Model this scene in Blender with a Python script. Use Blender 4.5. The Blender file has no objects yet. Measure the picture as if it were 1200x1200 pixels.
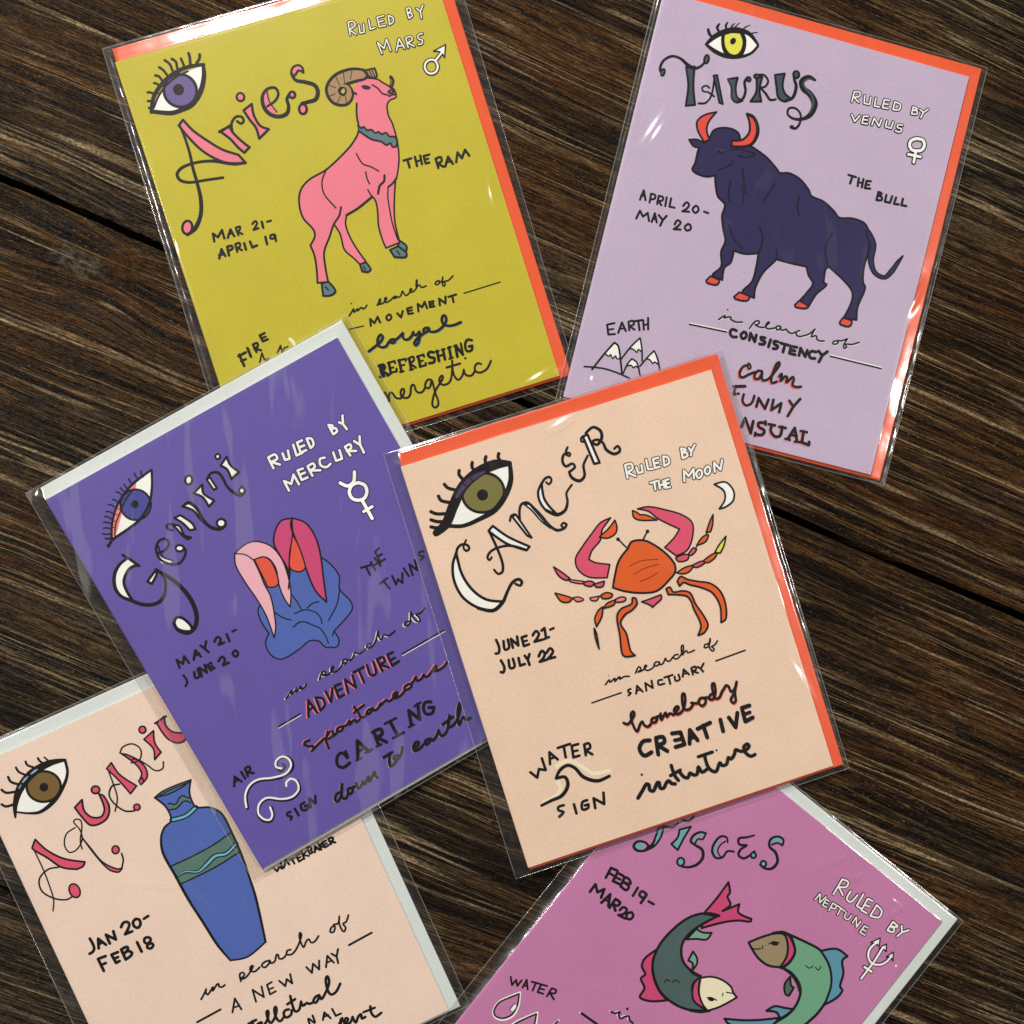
import bpy, math, random
from mathutils import Matrix, Vector, noise
from mathutils.geometry import tessellate_polygon

MM = 0.001
scene = bpy.context.scene

# ---------------------------------------------------------------- camera
cam_data = bpy.data.cameras.new('camera')
cam = bpy.data.objects.new('camera', cam_data)
scene.collection.objects.link(cam)
cam_data.sensor_width = 36.0
cam_data.lens = 36.5905
cam_data.clip_start = 0.01
cam_data.clip_end = 50.0
CAM_R = [[0.998618, 0.0, -0.05255], [0.000609, 0.999933, 0.011564], [0.052546, -0.01158, 0.998551]]
cam.matrix_world = Matrix.Translation((0, 0, 349.092 * MM)) @ Matrix(CAM_R).to_4x4()
scene.camera = cam

# ---------------------------------------------------------------- world and lamps
world = bpy.data.worlds.new('World')
scene.world = world
world.use_nodes = True
wbg = world.node_tree.nodes['Background']
wbg.inputs[0].default_value = (1.0, 0.96, 0.91, 1)
wbg.inputs[1].default_value = 0.07

def lamp(name, pos, size, power, col):
    d = bpy.data.lights.new(name, 'AREA')
    d.shape = 'DISK'; d.size = size; d.energy = power; d.color = col
    o = bpy.data.objects.new(name, d)
    scene.collection.objects.link(o)
    o.location = pos
    o.rotation_euler = (-Vector(pos)).to_track_quat('-Z', 'Y').to_euler()
    return o
lamp('ceiling_lamp', (-0.60, 1.60, 1.45), 0.24, 47.5, (1.0, 0.955, 0.89))
lamp('ceiling_lamp', (1.45, 0.10, 1.40), 0.15, 12.0, (1.0, 0.955, 0.89))
lamp('ceiling_lamp', (-1.30, 0.35, 1.45), 0.15, 11.0, (1.0, 0.955, 0.89))

scene.view_settings.view_transform = 'Standard'
scene.view_settings.look = 'None'
scene.view_settings.exposure = 0.0
scene.view_settings.gamma = 1.0
scene.view_settings.use_curve_mapping = False
scene.render.engine = 'CYCLES'
scene.cycles.transparent_max_bounces = 32
scene.cycles.max_bounces = 8
scene.cycles.use_denoising = False

# ---------------------------------------------------------------- helpers
def lin(c):
    def g(v):
        v /= 255.0
        return v / 12.92 if v <= 0.04045 else ((v + 0.055) / 1.055) ** 2.4
    return (g(c[0]), g(c[1]), g(c[2]), 1)

def new_mat(name):
    m = bpy.data.materials.new(name)
    m.use_nodes = True
    nt = m.node_tree
    return m, nt, nt.nodes['Principled BSDF']

def link(nt, a, b): nt.links.new(a, b)

def node(nt, kind, **kw):
    n = nt.nodes.new(kind)
    for k, v in kw.items(): setattr(n, k, v)
    return n

def math_node(nt, op, a, b=None, clamp=False):
    n = node(nt, 'ShaderNodeMath', operation=op, use_clamp=clamp)
    for i, v in enumerate((a, b)):
        if v is None: continue
        if isinstance(v, (int, float)): n.inputs[i].default_value = v
        else: link(nt, v, n.inputs[i])
    return n.outputs[0]

def mix_col(nt, fac, a, b, mode='MIX'):
    n = node(nt, 'ShaderNodeMix', data_type='RGBA', blend_type=mode)
    for s, v in ((n.inputs[0], fac), (n.inputs[6], a), (n.inputs[7], b)):
        if isinstance(v, (int, float, tuple)): s.default_value = v
        else: link(nt, v, s)
    return n.outputs[2]

def ramp(nt, fac, stops):
    n = node(nt, 'ShaderNodeValToRGB')
    el = n.color_ramp.elements
    while len(el) < len(stops): el.new(0.5)
    for e, (p, c) in zip(el, stops):
        e.position = p; e.color = c if len(c) == 4 else (*c, 1)
    link(nt, fac, n.inputs[0])
    return n.outputs[0]

def g(v): return (v, v, v, 1)

def mesh_obj(name, verts, faces, mats, fmats=None, parent=None, smooth=False):
    me = bpy.data.meshes.new(name)
    me.from_pydata(verts, [], faces)
    for m in mats: me.materials.append(m)
    if fmats: me.polygons.foreach_set('material_index', fmats)
    if smooth: me.polygons.foreach_set('use_smooth', [True] * len(me.polygons))
    me.update()
    o = bpy.data.objects.new(name, me)
    scene.collection.objects.link(o)
    if parent: o.parent = parent
    return o

# ---------------------------------------------------------------- paper, ink, film
def paper_mat(name, rgb, rough=0.5, grain=0.07, spec=0.25):
    m, nt, b = new_mat(name)
    tc = node(nt, 'ShaderNodeTexCoord')
    n1 = node(nt, 'ShaderNodeTexNoise'); n1.inputs['Scale'].default_value = 1500; n1.inputs['Detail'].default_value = 2
    n2 = node(nt, 'ShaderNodeTexNoise'); n2.inputs['Scale'].default_value = 45; n2.inputs['Detail'].default_value = 3
    link(nt, tc.outputs['Object'], n1.inputs['Vector']); link(nt, tc.outputs['Object'], n2.inputs['Vector'])
    f1 = math_node(nt, 'MULTIPLY_ADD', n1.outputs[0], grain * 2.4); f1.node.inputs[2].default_value = 1 - grain * 1.2
    f2 = math_node(nt, 'MULTIPLY_ADD', n2.outputs[0], 0.16); f2.node.inputs[2].default_value = 0.92
    ff = math_node(nt, 'MULTIPLY', f1, f2)
    c = mix_col(nt, 1.0, lin(rgb), ff, 'MULTIPLY')
    link(nt, c, b.inputs['Base Color'])
    b.inputs['Roughness'].default_value = rough
    b.inputs['Specular IOR Level'].default_value = spec
    bp = node(nt, 'ShaderNodeBump'); bp.inputs['Strength'].default_value = 0.12; bp.inputs['Distance'].default_value = 0.0001
    link(nt, n1.outputs[0], bp.inputs['Height']); link(nt, bp.outputs[0], b.inputs['Normal'])
    return m

INK = {
 'k': (9, 8, 10), 'white': (246, 246, 242), 'tan': (172, 136, 98), 'purple': (108, 92, 150), 'pink': (236, 126, 146),
 'teal': (92, 122, 130), 'brown': (120, 95, 50), 'grey': (96, 92, 92), 'cream': (240, 232, 200), 'yellow': (226, 222, 84),
 'slate': (62, 78, 90), 'navy': (42, 35, 84), 'red': (226, 78, 66), 'coral': (238, 116, 104), 'pink2': (230, 146, 158),
 'coralpink': (238, 134, 128), 'blue2': (70, 74, 150), 'pinklight': (236, 178, 192), 'redface': (228, 88, 66),
 'magenta': (204, 72, 122), 'blue': (80, 104, 182), 'tangrey': (160, 146, 130), 'olive': (122, 118, 66), 'plum': (74, 56, 96),
 'orange': (224, 96, 36), 'rose': (222, 84, 116), 'darkred': (120, 36, 10), 'violet': (176, 120, 150),
 'skyblue': (150, 180, 205), 'greyblue': (88, 110, 140), 'green': (88, 122, 112), 'cyan': (112, 186, 206),
 'aqua': (112, 168, 176), 'darkteal': (76, 98, 98), 'sage': (124, 170, 150), 'tan2': (156, 138, 108),
 'bodygreen': (112, 168, 138), 'blue3': (92, 150, 176), 'darksage': (82, 104, 94),
}
ink_mats = {}
def ink(key):
    if key not in ink_mats:
        ink_mats[key] = paper_mat('ink_' + key, INK[key], rough=0.5, grain=0.02 if key == 'k' else 0.05)
    return ink_mats[key]

def film_mat(name, haze, patch, seed, stretch=0.18, rot=0.0):
    m = bpy.data.materials.new(name); m.use_nodes = True
    nt = m.node_tree; nt.nodes.clear()
    out = node(nt, 'ShaderNodeOutputMaterial')
    tr = node(nt, 'ShaderNodeBsdfTransparent'); tr.inputs[0].default_value = (0.985, 0.985, 0.98, 1)
    gl = node(nt, 'ShaderNodeBsdfGlossy'); gl.inputs['Roughness'].default_value = 0.12
    df = node(nt, 'ShaderNodeBsdfDiffuse'); df.inputs[0].default_value = (0.9, 0.9, 0.9, 1)
    # Schlick reflectance, the same from either side of the thin film
    lw = node(nt, 'ShaderNodeLayerWeight'); lw.inputs[0].default_value = 0.5
    fac = math_node(nt, 'MULTIPLY_ADD', math_node(nt, 'POWER', lw.outputs['Facing'], 5.0), 0.8, True)
    fac.node.inputs[2].default_value = 0.048
    tc = node(nt, 'ShaderNodeTexCoord')
    vr = node(nt, 'ShaderNodeVectorRotate', rotation_type='Z_AXIS'); vr.inputs['Angle'].default_value = rot
    link(nt, tc.outputs['Object'], vr.inputs['Vector'])
    mp = node(nt, 'ShaderNodeMapping'); mp.inputs['Location'].default_value = (seed, seed * 0.7, 0)
    mp.inputs['Scale'].default_value = (1, stretch, 1)
    link(nt, vr.outputs[0], mp.inputs[0])
    nz = node(nt, 'ShaderNodeTexNoise'); nz.inputs['Scale'].default_value = 150; nz.inputs['Detail'].default_value = 1.5
    nz.inputs['Distortion'].default_value = 0.6
    link(nt, mp.outputs[0], nz.inputs['Vector'])
    sheen_mask = ramp(nt, nz.outputs[0], [(0.60, g(0)), (0.66, g(1))])  # streaks of sheen where film clings to card, painted as diffuse white
    hz = math_node(nt, 'MULTIPLY_ADD', sheen_mask, patch); hz.node.inputs[2].default_value = haze
    m1 = node(nt, 'ShaderNodeMixShader'); link(nt, hz, m1.inputs[0]); link(nt, tr.outputs[0], m1.inputs[1]); link(nt, df.outputs[0], m1.inputs[2])
    m2 = node(nt, 'ShaderNodeMixShader'); link(nt, fac, m2.inputs[0]); link(nt, m1.outputs[0], m2.inputs[1]); link(nt, gl.outputs[0], m2.inputs[2])
    # a broad weak lobe: the soft sheen of slightly scuffed film
    g2 = node(nt, 'ShaderNodeBsdfGlossy'); g2.inputs['Roughness'].default_value = 0.33
    m3 = node(nt, 'ShaderNodeMixShader'); m3.inputs[0].default_value = 0.020
    link(nt, m2.outputs[0], m3.inputs[1]); link(nt, g2.outputs[0], m3.inputs[2]); m2 = m3
    link(nt, m2.outputs[0], out.inputs[0])
    return m

# ---------------------------------------------------------------- wooden table
CX0, CY0, CX1, CY1 = -148.958, 105.092, 195.401, -40.576
GRAIN = math.atan2(CY1 - CY0, CX1 - CX0)

# knots in the boards, metres along / across the grain: centre and radii
KNOTS = ((0.0337, -0.0155, 0.011, 0.0055), (0.0477, -0.0106, 0.008, 0.0075))
KNOT_COLS = ((0.11, 0.09, 0.060, 1), (0.075, 0.031, 0.009, 1))

def wood_mat():
    m, nt, b = new_mat('dark_stained_wood')
    tc = node(nt, 'ShaderNodeTexCoord')
    sep = node(nt, 'ShaderNodeSeparateXYZ'); link(nt, tc.outputs['Object'], sep.inputs[0])
    u, v = sep.outputs[0], sep.outputs[1]
    oi = node(nt, 'ShaderNodeObjectInfo')
    zshift = math_node(nt, 'MULTIPLY', oi.outputs['Random'], 37.0)     # every board is cut from its own tree
    def noise_uv(fu, fv, detail=2, rough=0.5, vv=None, off=0.0):
        c = node(nt, 'ShaderNodeCombineXYZ')
        link(nt, math_node(nt, 'MULTIPLY', u, fu), c.inputs[0])
        link(nt, math_node(nt, 'MULTIPLY', v if vv is None else vv, fv), c.inputs[1])
        link(nt, math_node(nt, 'ADD', zshift, off), c.inputs[2])
        n = node(nt, 'ShaderNodeTexNoise'); n.inputs['Scale'].default_value = 1.0
        n.inputs['Detail'].default_value = detail; n.inputs['Roughness'].default_value = rough
        link(nt, c.outputs[0], n.inputs['Vector'])
        return n.outputs[0]
    mul = lambda a, b: math_node(nt, 'MULTIPLY', a, b)
    add = lambda a, b: math_node(nt, 'ADD', a, b)
    # the grain wanders a little and swings round the knots
    w1 = mul(math_node(nt, 'SUBTRACT', noise_uv(5, 12, 2), 0.5), 0.009)
    w2 = mul(math_node(nt, 'SUBTRACT', noise_uv(30, 60, 2, off=3), 0.5), 0.0016)
    vv = add(add(v, w1), w2)
    rag = mul(math_node(nt, 'SUBTRACT', noise_uv(260, 420, 3, 0.7, None, 13.0), 0.5), 0.009)
    knots = []
    for kx, ky, ru, rv in KNOTS:
        du = mul(math_node(nt, 'SUBTRACT', u, kx), 1 / ru); dv = mul(math_node(nt, 'SUBTRACT', v, ky), 1 / rv)
        d2 = add(mul(du, du), mul(dv, dv))
        fall = math_node(nt, 'POWER', 2.718, mul(d2, -0.22))
        vv = add(vv, mul(mul(fall, dv), 0.35 * rv))
        d = add(math_node(nt, 'SQRT', d2), mul(rag, 1 / rv))
        knots.append(ramp(nt, d, [(0.55, g(1)), (1.0, g(0))]))
    bands = noise_uv(2.2, 75, 3, 0.6, vv, 1.0)
    fine = noise_uv(18, 560, 3, 0.68, vv, 2.0)
    hair = noise_uv(48, 1500, 2, 0.65, vv, 4.0)
    hair2 = noise_uv(170, 2900, 2, 0.7, vv, 6.0)
    fleck = noise_uv(650, 1900, 2, 0.65, None, 5.0)
    large = noise_uv(5.5, 11, 3, 0.55, None, 7.0)
    patch = noise_uv(9, 38, 3, 0.6, vv, 9.0)
    def contour(n, level, width):                     # thin lines where the noise crosses a level: growth rings cut lengthwise
        return ramp(nt, math_node(nt, 'ABSOLUTE', math_node(nt, 'SUBTRACT', n, level)), [(0.0, g(1)), (width, g(0))])
    base = ramp(nt, bands, [(0.32, (0.0100, 0.0048, 0.0021, 1)), (0.46, (0.027, 0.0122, 0.0046, 1)), (0.58, (0.066, 0.029, 0.0090, 1)), (0.72, (0.135, 0.062, 0.020, 1))])
    grey = ramp(nt, bands, [(0.32, (0.0125, 0.0082, 0.0046, 1)), (0.48, (0.034, 0.0225, 0.0115, 1)), (0.70, (0.090, 0.060, 0.030, 1))])
    gm = ramp(nt, large, [(0.46, g(0)), (0.62, g(1))])
    c = mix_col(nt, gm, base, grey)
    red = ramp(nt, patch, [(0.50, g(0)), (0.62, g(0.8))])
    c = mix_col(nt, red, c, (0.085, 0.0310, 0.0065, 1))
    # dark open pores and pale raised fibres, with their glints painted into the colour
    pores = mul(ramp(nt, fine, [(0.42, g(0.16)), (0.53, g(1))]), ramp(nt, hair2, [(0.40, g(0.30)), (0.52, g(1.15))]))
    pores = mul(pores, ramp(nt, hair, [(0.38, g(0.35)), (0.50, g(1))]))
    pores = mul(pores, ramp(nt, fleck, [(0.36, g(0.45)), (0.52, g(1.1))]))
    c = mix_col(nt, 1.0, c, pores, 'MULTIPLY')
    zone = ramp(nt, noise_uv(10, 60, 3, 0.55, vv, 11.0), [(0.36, g(0.12)), (0.60, g(1))])
    broken = ramp(nt, hair2, [(0.40, g(0.25)), (0.54, g(1))])
    l1 = contour(noise_uv(3.0, 150, 2, 0.5, vv, 17.0), 0.5, 0.018)
    l2 = mul(contour(noise_uv(5.0, 330, 2, 0.55, vv, 19.0), 0.52, 0.022), 0.75)
    h1 = mul(ramp(nt, hair, [(0.56, g(0)), (0.62, g(0.8))]), ramp(nt, fine, [(0.47, g(0)), (0.55, g(1))]))
    h2 = mul(ramp(nt, hair2, [(0.56, g(0)), (0.63, g(0.6))]), ramp(nt, fine, [(0.45, g(0.15)), (0.56, g(1))]))
    hm = math_node(nt, 'MAXIMUM', math_node(nt, 'MAXIMUM', l1, l2), math_node(nt, 'MAXIMUM', h1, h2))
    hm = mul(mul(hm, zone), broken)
    long_zone = ramp(nt, noise_uv(14, 110, 3, 0.6, vv, 23.0), [(0.46, g(0)), (0.56, g(1))])
    ridge_glint = mul(mul(math_node(nt, 'MAXIMUM', contour(noise_uv(2.6, 120, 2, 0.5, vv, 29.0), 0.5, 0.017), mul(l2, 0.8)), long_zone), ramp(nt, fleck, [(0.38, g(0.35)), (0.52, g(1))]))
    tan = mix_col(nt, gm, (0.26, 0.140, 0.052, 1), (0.30, 0.205, 0.105, 1))
    c = mix_col(nt, mul(hm, 0.8), c, tan)
    c = mix_col(nt, mul(ridge_glint, 0.78), c, (0.50, 0.370, 0.205, 1))  # glints along the raised grain, painted as pale broken lines
    fl = ramp(nt, fleck, [(0.665, g(0)), (0.70, g(1))])
    c = mix_col(nt, mul(mul(fl, zone), 0.45), c, (0.34, 0.27, 0.18, 1))
    for km, kc in zip(knots, KNOT_COLS):
        kk = mix_col(nt, 1.0, kc, ramp(nt, noise_uv(420, 520, 3, 0.7, None, 15.0), [(0.36, g(0.10)), (0.60, g(1.4))]), 'MULTIPLY')
        c = mix_col(nt, mul(km, 0.6), c, kk)
    link(nt, c, b.inputs['Base Color'])
    r = math_node(nt, 'MULTIPLY_ADD', fine, -0.35); r.node.inputs[2].default_value = 0.62
    link(nt, r, b.inputs['Roughness'])
    b.inputs['Specular IOR Level'].default_value = 0.16
    h = add(add(mul(fine, 0.9), mul(hair, 0.7)), mul(math_node(nt, 'MAXIMUM', hm, ridge_glint), 0.45))
    h = add(h, mul(hair2, 0.4))
    h = add(h, mul(fleck, 0.35))
    bp = node(nt, 'ShaderNodeBump'); bp.inputs['Strength'].default_value = 0.9; bp.inputs['Distance'].default_value = 0.0013
    link(nt, h, bp.inputs['Height']); link(nt, bp.outputs[0], b.inputs['Normal'])
    return m

def build_table():
    m = wood_mat()
    root = bpy.data.objects.new('table_top', None); scene.collection.objects.link(root)
    root['label'] = 'dark brown stained table top of rough wooden boards under the cards'
    root['category'] = 'table'; root['kind'] = 'structure'
    root.location = (CX0 * MM, CY0 * MM, 0); root.rotation_euler = (0, 0, GRAIN)
    gap = 1.15
    L0, L1 = -420, 860
    # added dark sheet under the boards, so no background shows through the gaps
    mu, ntu, bu = new_mat('dark_gap_backing'); bu.inputs['Base Color'].default_value = (0.010, 0.007, 0.005, 1); bu.inputs['Roughness'].default_value = 0.9
    q = [(x * MM, y * MM, z * MM) for z in (-30, -18.5) for x, y in ((L0, -430), (L1, -430), (L1, 430), (L0, 430))]
    mesh_obj('gap_backing', q, [(3, 2, 1, 0), (4, 5, 6, 7), (0, 1, 5, 4), (1, 2, 6, 5), (2, 3, 7, 6), (3, 0, 4, 7)], [mu], parent=root)
    for k, (v0, v1) in enumerate(((gap, 215 - gap), (-215 + gap, -gap), (215 + gap, 430), (-430, -215 - gap))):
        # board with eased long edges; cross-section points (v, z)
        rnd = random.Random(k)
        n = 160
        verts, faces = [], []
        for i in range(n + 1):
            x = L0 + (L1 - L0) * i / n
            j0 = noise.noise((x * 0.02, k * 9.1, 0)) * 0.45 + noise.noise((x * 0.11, k * 5.1, 4)) * 0.25
            j1 = noise.noise((x * 0.02, k * 7.7, 3)) * 0.45 + noise.noise((x * 0.11, k * 3.1, 8)) * 0.25
            prof = [(v0 + j0, -18), (v0 + j0, -1.5), (v0 + 0.10 + j0, -0.12), (v0 + 0.28 + j0, 0),
                    (v1 - 0.28 + j1, 0), (v1 - 0.10 + j1, -0.12), (v1 + j1, -1.5), (v1 + j1, -18)]
            verts += [(x * MM, pv * MM, pz * MM) for pv, pz in prof]
        for i in range(n):
            for q in range(7):
                a = i * 8 + q
                faces.append((a, a + 8, a + 9, a + 1))
            faces.append((i * 8 + 7, i * 8 + 15, i * 8 + 8, i * 8))
        faces.append(tuple(range(8))); faces.append(tuple(range(n * 8 + 7, n * 8 - 1, -1)))
        o = mesh_obj('board', verts, faces, [m], parent=root)
build_table()

# ---------------------------------------------------------------- printed drawings and lettering
def spline(pts):
    """pts: (x, y, w, corner) -> list of smooth runs, each a list of (x, y, w)"""
    runs, cur = [], [pts[0]]
    for q in pts[1:]:
        cur.append(q)
        if q[3]:
            runs.append(cur); cur = [q]
    if len(cur) > 1: runs.append(cur)
    out = []
    for r in runs:
        if len(r) == 2:
            out.append([r[0][:3], r[1][:3]]); continue
        P = [r[0]] + r + [r[-1]]
        res = []
        for i in range(1, len(P) - 2):
            p0, p1, p2, p3 = P[i - 1], P[i], P[i + 1], P[i + 2]
            n = max(3, min(8, int(math.hypot(p2[0] - p1[0], p2[1] - p1[1]) / 0.5)))
            d1 = math.hypot(p2[0] - p1[0], p2[1] - p1[1]) + 1e-9
            d0 = math.hypot(p1[0] - p0[0], p1[1] - p0[1]) or d1
            d2 = math.hypot(p3[0] - p2[0], p3[1] - p2[1]) or d1
            m1 = [(p2[k] - p0[k]) * d1 / (d0 + d1) for k in (0, 1)]
            m2 = [(p3[k] - p1[k]) * d1 / (d1 + d2) for k in (0, 1)]
            for j in range(n):
                t = j / n; t2, t3 = t * t, t * t * t
                h1, h2, h3, h4 = 2*t3 - 3*t2 + 1, t3 - 2*t2 + t, -2*t3 + 3*t2, t3 - t2
                res.append((h1*p1[0] + h2*m1[0] + h3*p2[0] + h4*m2[0], h1*p1[1] + h2*m1[1] + h3*p2[1] + h4*m2[1], p1[2] + (p2[2] - p1[2]) * t))
        res.append(r[-1][:3])
        out.append(res)
    return out

class Print:
    """collects flat ink shapes of one drawing; every later shape lies a hair above the one before"""
    STEP = 0.0028
    def __init__(self, z0):
        self.v, self.f, self.mi, self.keys, self.z = [], [], [], [], z0
    def idx(self, key):
        if key not in self.keys: self.keys.append(key)
        return self.keys.index(key)
    def fill(self, pts, key):
        self.z += self.STEP
        b = len(self.v); mi = self.idx(key)
        self.v += [(x * MM, y * MM, self.z * MM) for x, y in pts]
        for t in tessellate_polygon([[Vector((x, y, 0)) for x, y in pts]]):
            a, c, d = (pts[i] for i in t)
            ar = (c[0]-a[0])*(d[1]-a[1]) - (c[1]-a[1])*(d[0]-a[0])
            if abs(ar) < 1e-9: continue
            t = t if ar > 0 else t[::-1]
            self.f.append(tuple(b + i for i in t)); self.mi.append(mi)
    def ribbon(self, run, key):
        P = [run[0]]
        for q in run[1:]:
            if math.hypot(q[0] - P[-1][0], q[1] - P[-1][1]) > 1e-3: P.append(q)
        if len(P) < 2: return
        self.z += self.STEP
        n = len(P); mi = self.idx(key); dz = self.STEP * 0.8 / n
        L, Rr, T = [], [], []
        for i, (x, y, w) in enumerate(P):
            a, c = P[max(0, i - 1)], P[min(n - 1, i + 1)]
            d1 = Vector((x - a[0], y - a[1])) if i else Vector((c[0] - x, c[1] - y))
            d2 = Vector((c[0] - x, c[1] - y)) if i < n - 1 else d1
            t = (d1.normalized() + d2.normalized())
            t = t.normalized() if t.length > 1e-4 else d1.normalized()
            s = w / 2
            L.append((x - t.y * s, y + t.x * s)); Rr.append((x + t.y * s, y - t.x * s)); T.append(t)
        b = len(self.v)
        for i in range(n):
            z = (self.z + dz * i) * MM
            self.v.append((L[i][0] * MM, L[i][1] * MM, z)); self.v.append((Rr[i][0] * MM, Rr[i][1] * MM, z))
        for i in range(n - 1):
            a = b + 2 * i
            self.f.append((a + 1, a + 3, a + 2, a)); self.mi.append(mi)
        for i, sg in ((0, -1), (n - 1, 1)):       # round ends
            x, y, w = P[i]; s = w / 2; t = T[i]; z = (self.z + dz * i) * MM
            c = len(self.v); m = 6
            for k in range(m + 1):
                an = math.pi * k / m
                ox, oy = -t.y * math.cos(an) * s + sg * t.x * math.sin(an) * s, t.x * math.cos(an) * s + sg * t.y * math.sin(an) * s
                self.v.append(((x + ox) * MM, (y + oy) * MM, z))
            fan = tuple(range(c, c + m + 1))
            self.f.append(fan if sg < 0 else fan[::-1]); self.mi.append(mi)
    def stroke(self, pts, key, w=None, poly=False, closed=False):
        g_ = INK_SPREAD if key == 'k' else 1.0
        q = [(x, y, (pw if w is None else w) * g_, c or poly) for x, y, pw, c in pts]
        if closed: q = self.close(q)
        for r in spline(q): self.ribbon(r, key)
    @staticmethod
    def close(q):
        """rotate a closed outline to begin at a corner and repeat its first point"""
        k = next((i for i, p in enumerate(q) if p[3]), None)
        if k is not None: return q[k:] + q[:k + 1]
        return q + [q[0]]
    def outline(self, pts):
        q = [(x, y, 1.0, c) for x, y, pw, c in pts]
        if any(p[3] for p in q):
            r = []
            for run in spline(self.close(q)): r += [(x, y) for x, y, _ in run[:-1]]
            return r
        # smooth loop: run the spline with overlap and keep the middle turn
        n = len(q)
        runs = spline(q[-2:] + q + q[:3])[0]
        i0 = min(range(len(runs)), key=lambda i: abs(runs[i][0] - q[0][0]) + abs(runs[i][1] - q[0][1]))
        i1 = max((i for i in range(len(runs)) if i > i0 + 3), key=lambda i: -(abs(runs[i][0] - q[0][0]) + abs(runs[i][1] - q[0][1])))
        return [(x, y) for x, y, _ in runs[i0:i1]]

def parse(s):
    out = []
    for t in s.split():
        c = t.endswith('!')
        v = [float(a) / 20 for a in t.rstrip('!').split(',')]
        out.append((v[0], v[1], v[2] if len(v) > 2 else None, c))
    return out

INK_SPREAD = 1.32          # marker lines print a little fatter than their centre-line trace

def shift(pts, d): return [(x + d[0], y + d[1], w, c) for x, y, w, c in pts]

def build_print(name, lines, z0, parent):
    P = Print(z0)
    # offset shadows lie underneath, so they are laid first
    for only_shadow in (True, False):
        sh = None
        for ln in lines:
            k = ln[0]
            if k == 'h':
                a = ln.split()
                sh = None if a[1] == '-' else (a[1], tuple(map(float, a[2].split(','))))
                continue
            if k == 'o':
                if only_shadow: continue
                a = ln.split()
                cx, cy = map(float, a[2].split(',')); rx, ry = map(float, a[3].split(',')); an = math.radians(float(a[4]))
                ring = []
                for i in range(40):
                    t = 2 * math.pi * i / 40
                    ex, ey = rx * math.cos(t), ry * math.sin(t)
                    ring.append((cx + ex * math.cos(an) - ey * math.sin(an), cy + ex * math.sin(an) + ey * math.cos(an)))
                P.fill(ring, a[1])
                if len(a) > 5:
                    w = float(a[6])
                    P.ribbon([(x, y, w * INK_SPREAD) for x, y in ring + ring[:2]], a[5])
                continue
            head, body = ln.split(':'); a = head.split(); pts = parse(body)
            if only_shadow:
                if sh and k in 'sl':
                    P.stroke(shift(pts, sh[1]), sh[0], float(a[2]) if len(a) > 2 else None, poly=(k == 'l'))
                continue
            if k == 'p': P.fill(P.outline(pts), a[1])
            elif k == 'a':
                ol = P.outline(pts); P.fill(ol, a[1])
                w = float(a[3])
                if any(p[3] for p in pts): P.stroke(pts, a[2], w, closed=True)
                else: P.ribbon([(x, y, w * INK_SPREAD) for x, y in ol + ol[:2]], a[2])
            elif k == 's': P.stroke(pts, a[1], float(a[2]) if len(a) > 2 else None)
            elif k == 'c': P.stroke(pts, a[1], float(a[2]), closed=True)
            elif k == 'l': P.stroke(pts, a[1], float(a[2]), poly=True)
        if only_shadow:
            for ln in lines:                      # outlined letters: black first
                if ln[0] == 'w':
                    head, body = ln.split(':'); a = head.split()
                    P.stroke(parse(body), 'k', float(a[2]), poly=(a[3] == 'l'))
        else:
            for ln in lines:
                if ln[0] == 'w':
                    head, body = ln.split(':'); a = head.split()
                    P.stroke(parse(body), 'white', float(a[1]), poly=(a[3] == 'l'))
    if P.f:
        return mesh_obj(name, P.v, P.f, [ink(k) for k in P.keys], P.mi, parent)

# ---------------------------------------------------------------- greeting cards
CW, CH = 108.3, 139.7            # card, mm
Z_ENV, Z_CARD = 0.50, 1.20       # top of envelope / printed face above the underside of the packet
white_paper = paper_mat('white_card_stock', (226, 222, 212))

def card_mesh(parent, face):
    """a folded sheet: two leaves joined by the fold on the left"""
    w, h = CW / 2, CH / 2
    zt, zb, t = Z_CARD, Z_ENV + 0.04, 0.29
    prof = [(w, zt), (-w + 1.3, zt), (-w + 0.5, zt - 0.07), (-w + 0.12, zt - 0.18), (-w, (zt + zb) / 2), (-w + 0.12, zb + 0.10), (-w + 0.35, zb), (w - 0.3, zb),
            (w - 0.3, zb + t), (-w + 0.5, zb + t), (-w + 0.5, zt - t), (w, zt - t)]
    n = len(prof)
    verts = [(x * MM, s * h * MM, z * MM) for s in (-1, 1) for x, z in prof]
    faces = [(i, i + n, (i + 1) % n + n, (i + 1) % n) for i in range(n)]
    faces += [tuple(range(n)), tuple(range(2 * n - 1, n - 1, -1))]
    fm = [0 if i in (0, 1, 2, 3) else 1 for i in range(n)] + [1, 1]
    return mesh_obj('folded_card', verts, faces, [face, white_paper], fm, parent)

def envelope_mesh(parent, mat, x0, x1, y0, y1):
    e = 0.25
    ring = [(x0, y0), (x1, y0), (x1, y1), (x0, y1)]
    def rect(i, z): return [((x0 + i) * MM, (y0 + i) * MM, z * MM), ((x1 - i) * MM, (y0 + i) * MM, z * MM),
                            ((x1 - i) * MM, (y1 - i) * MM, z * MM), ((x0 + i) * MM, (y1 - i) * MM, z * MM)]
    levels = [rect(e, 0.06), rect(0, 0.14), rect(0, Z_ENV - 0.1), rect(e, Z_ENV)]
    verts = sum(levels, [])
    faces = [(3, 2, 1, 0), (12, 13, 14, 15)]
    for l in range(3):
        for i in range(4):
            j = (i + 1) % 4
            faces.append((l*4 + i, l*4 + j, l*4 + 4 + j, l*4 + 4 + i))
    return mesh_obj('envelope', verts, faces, [mat], parent=parent)

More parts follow.
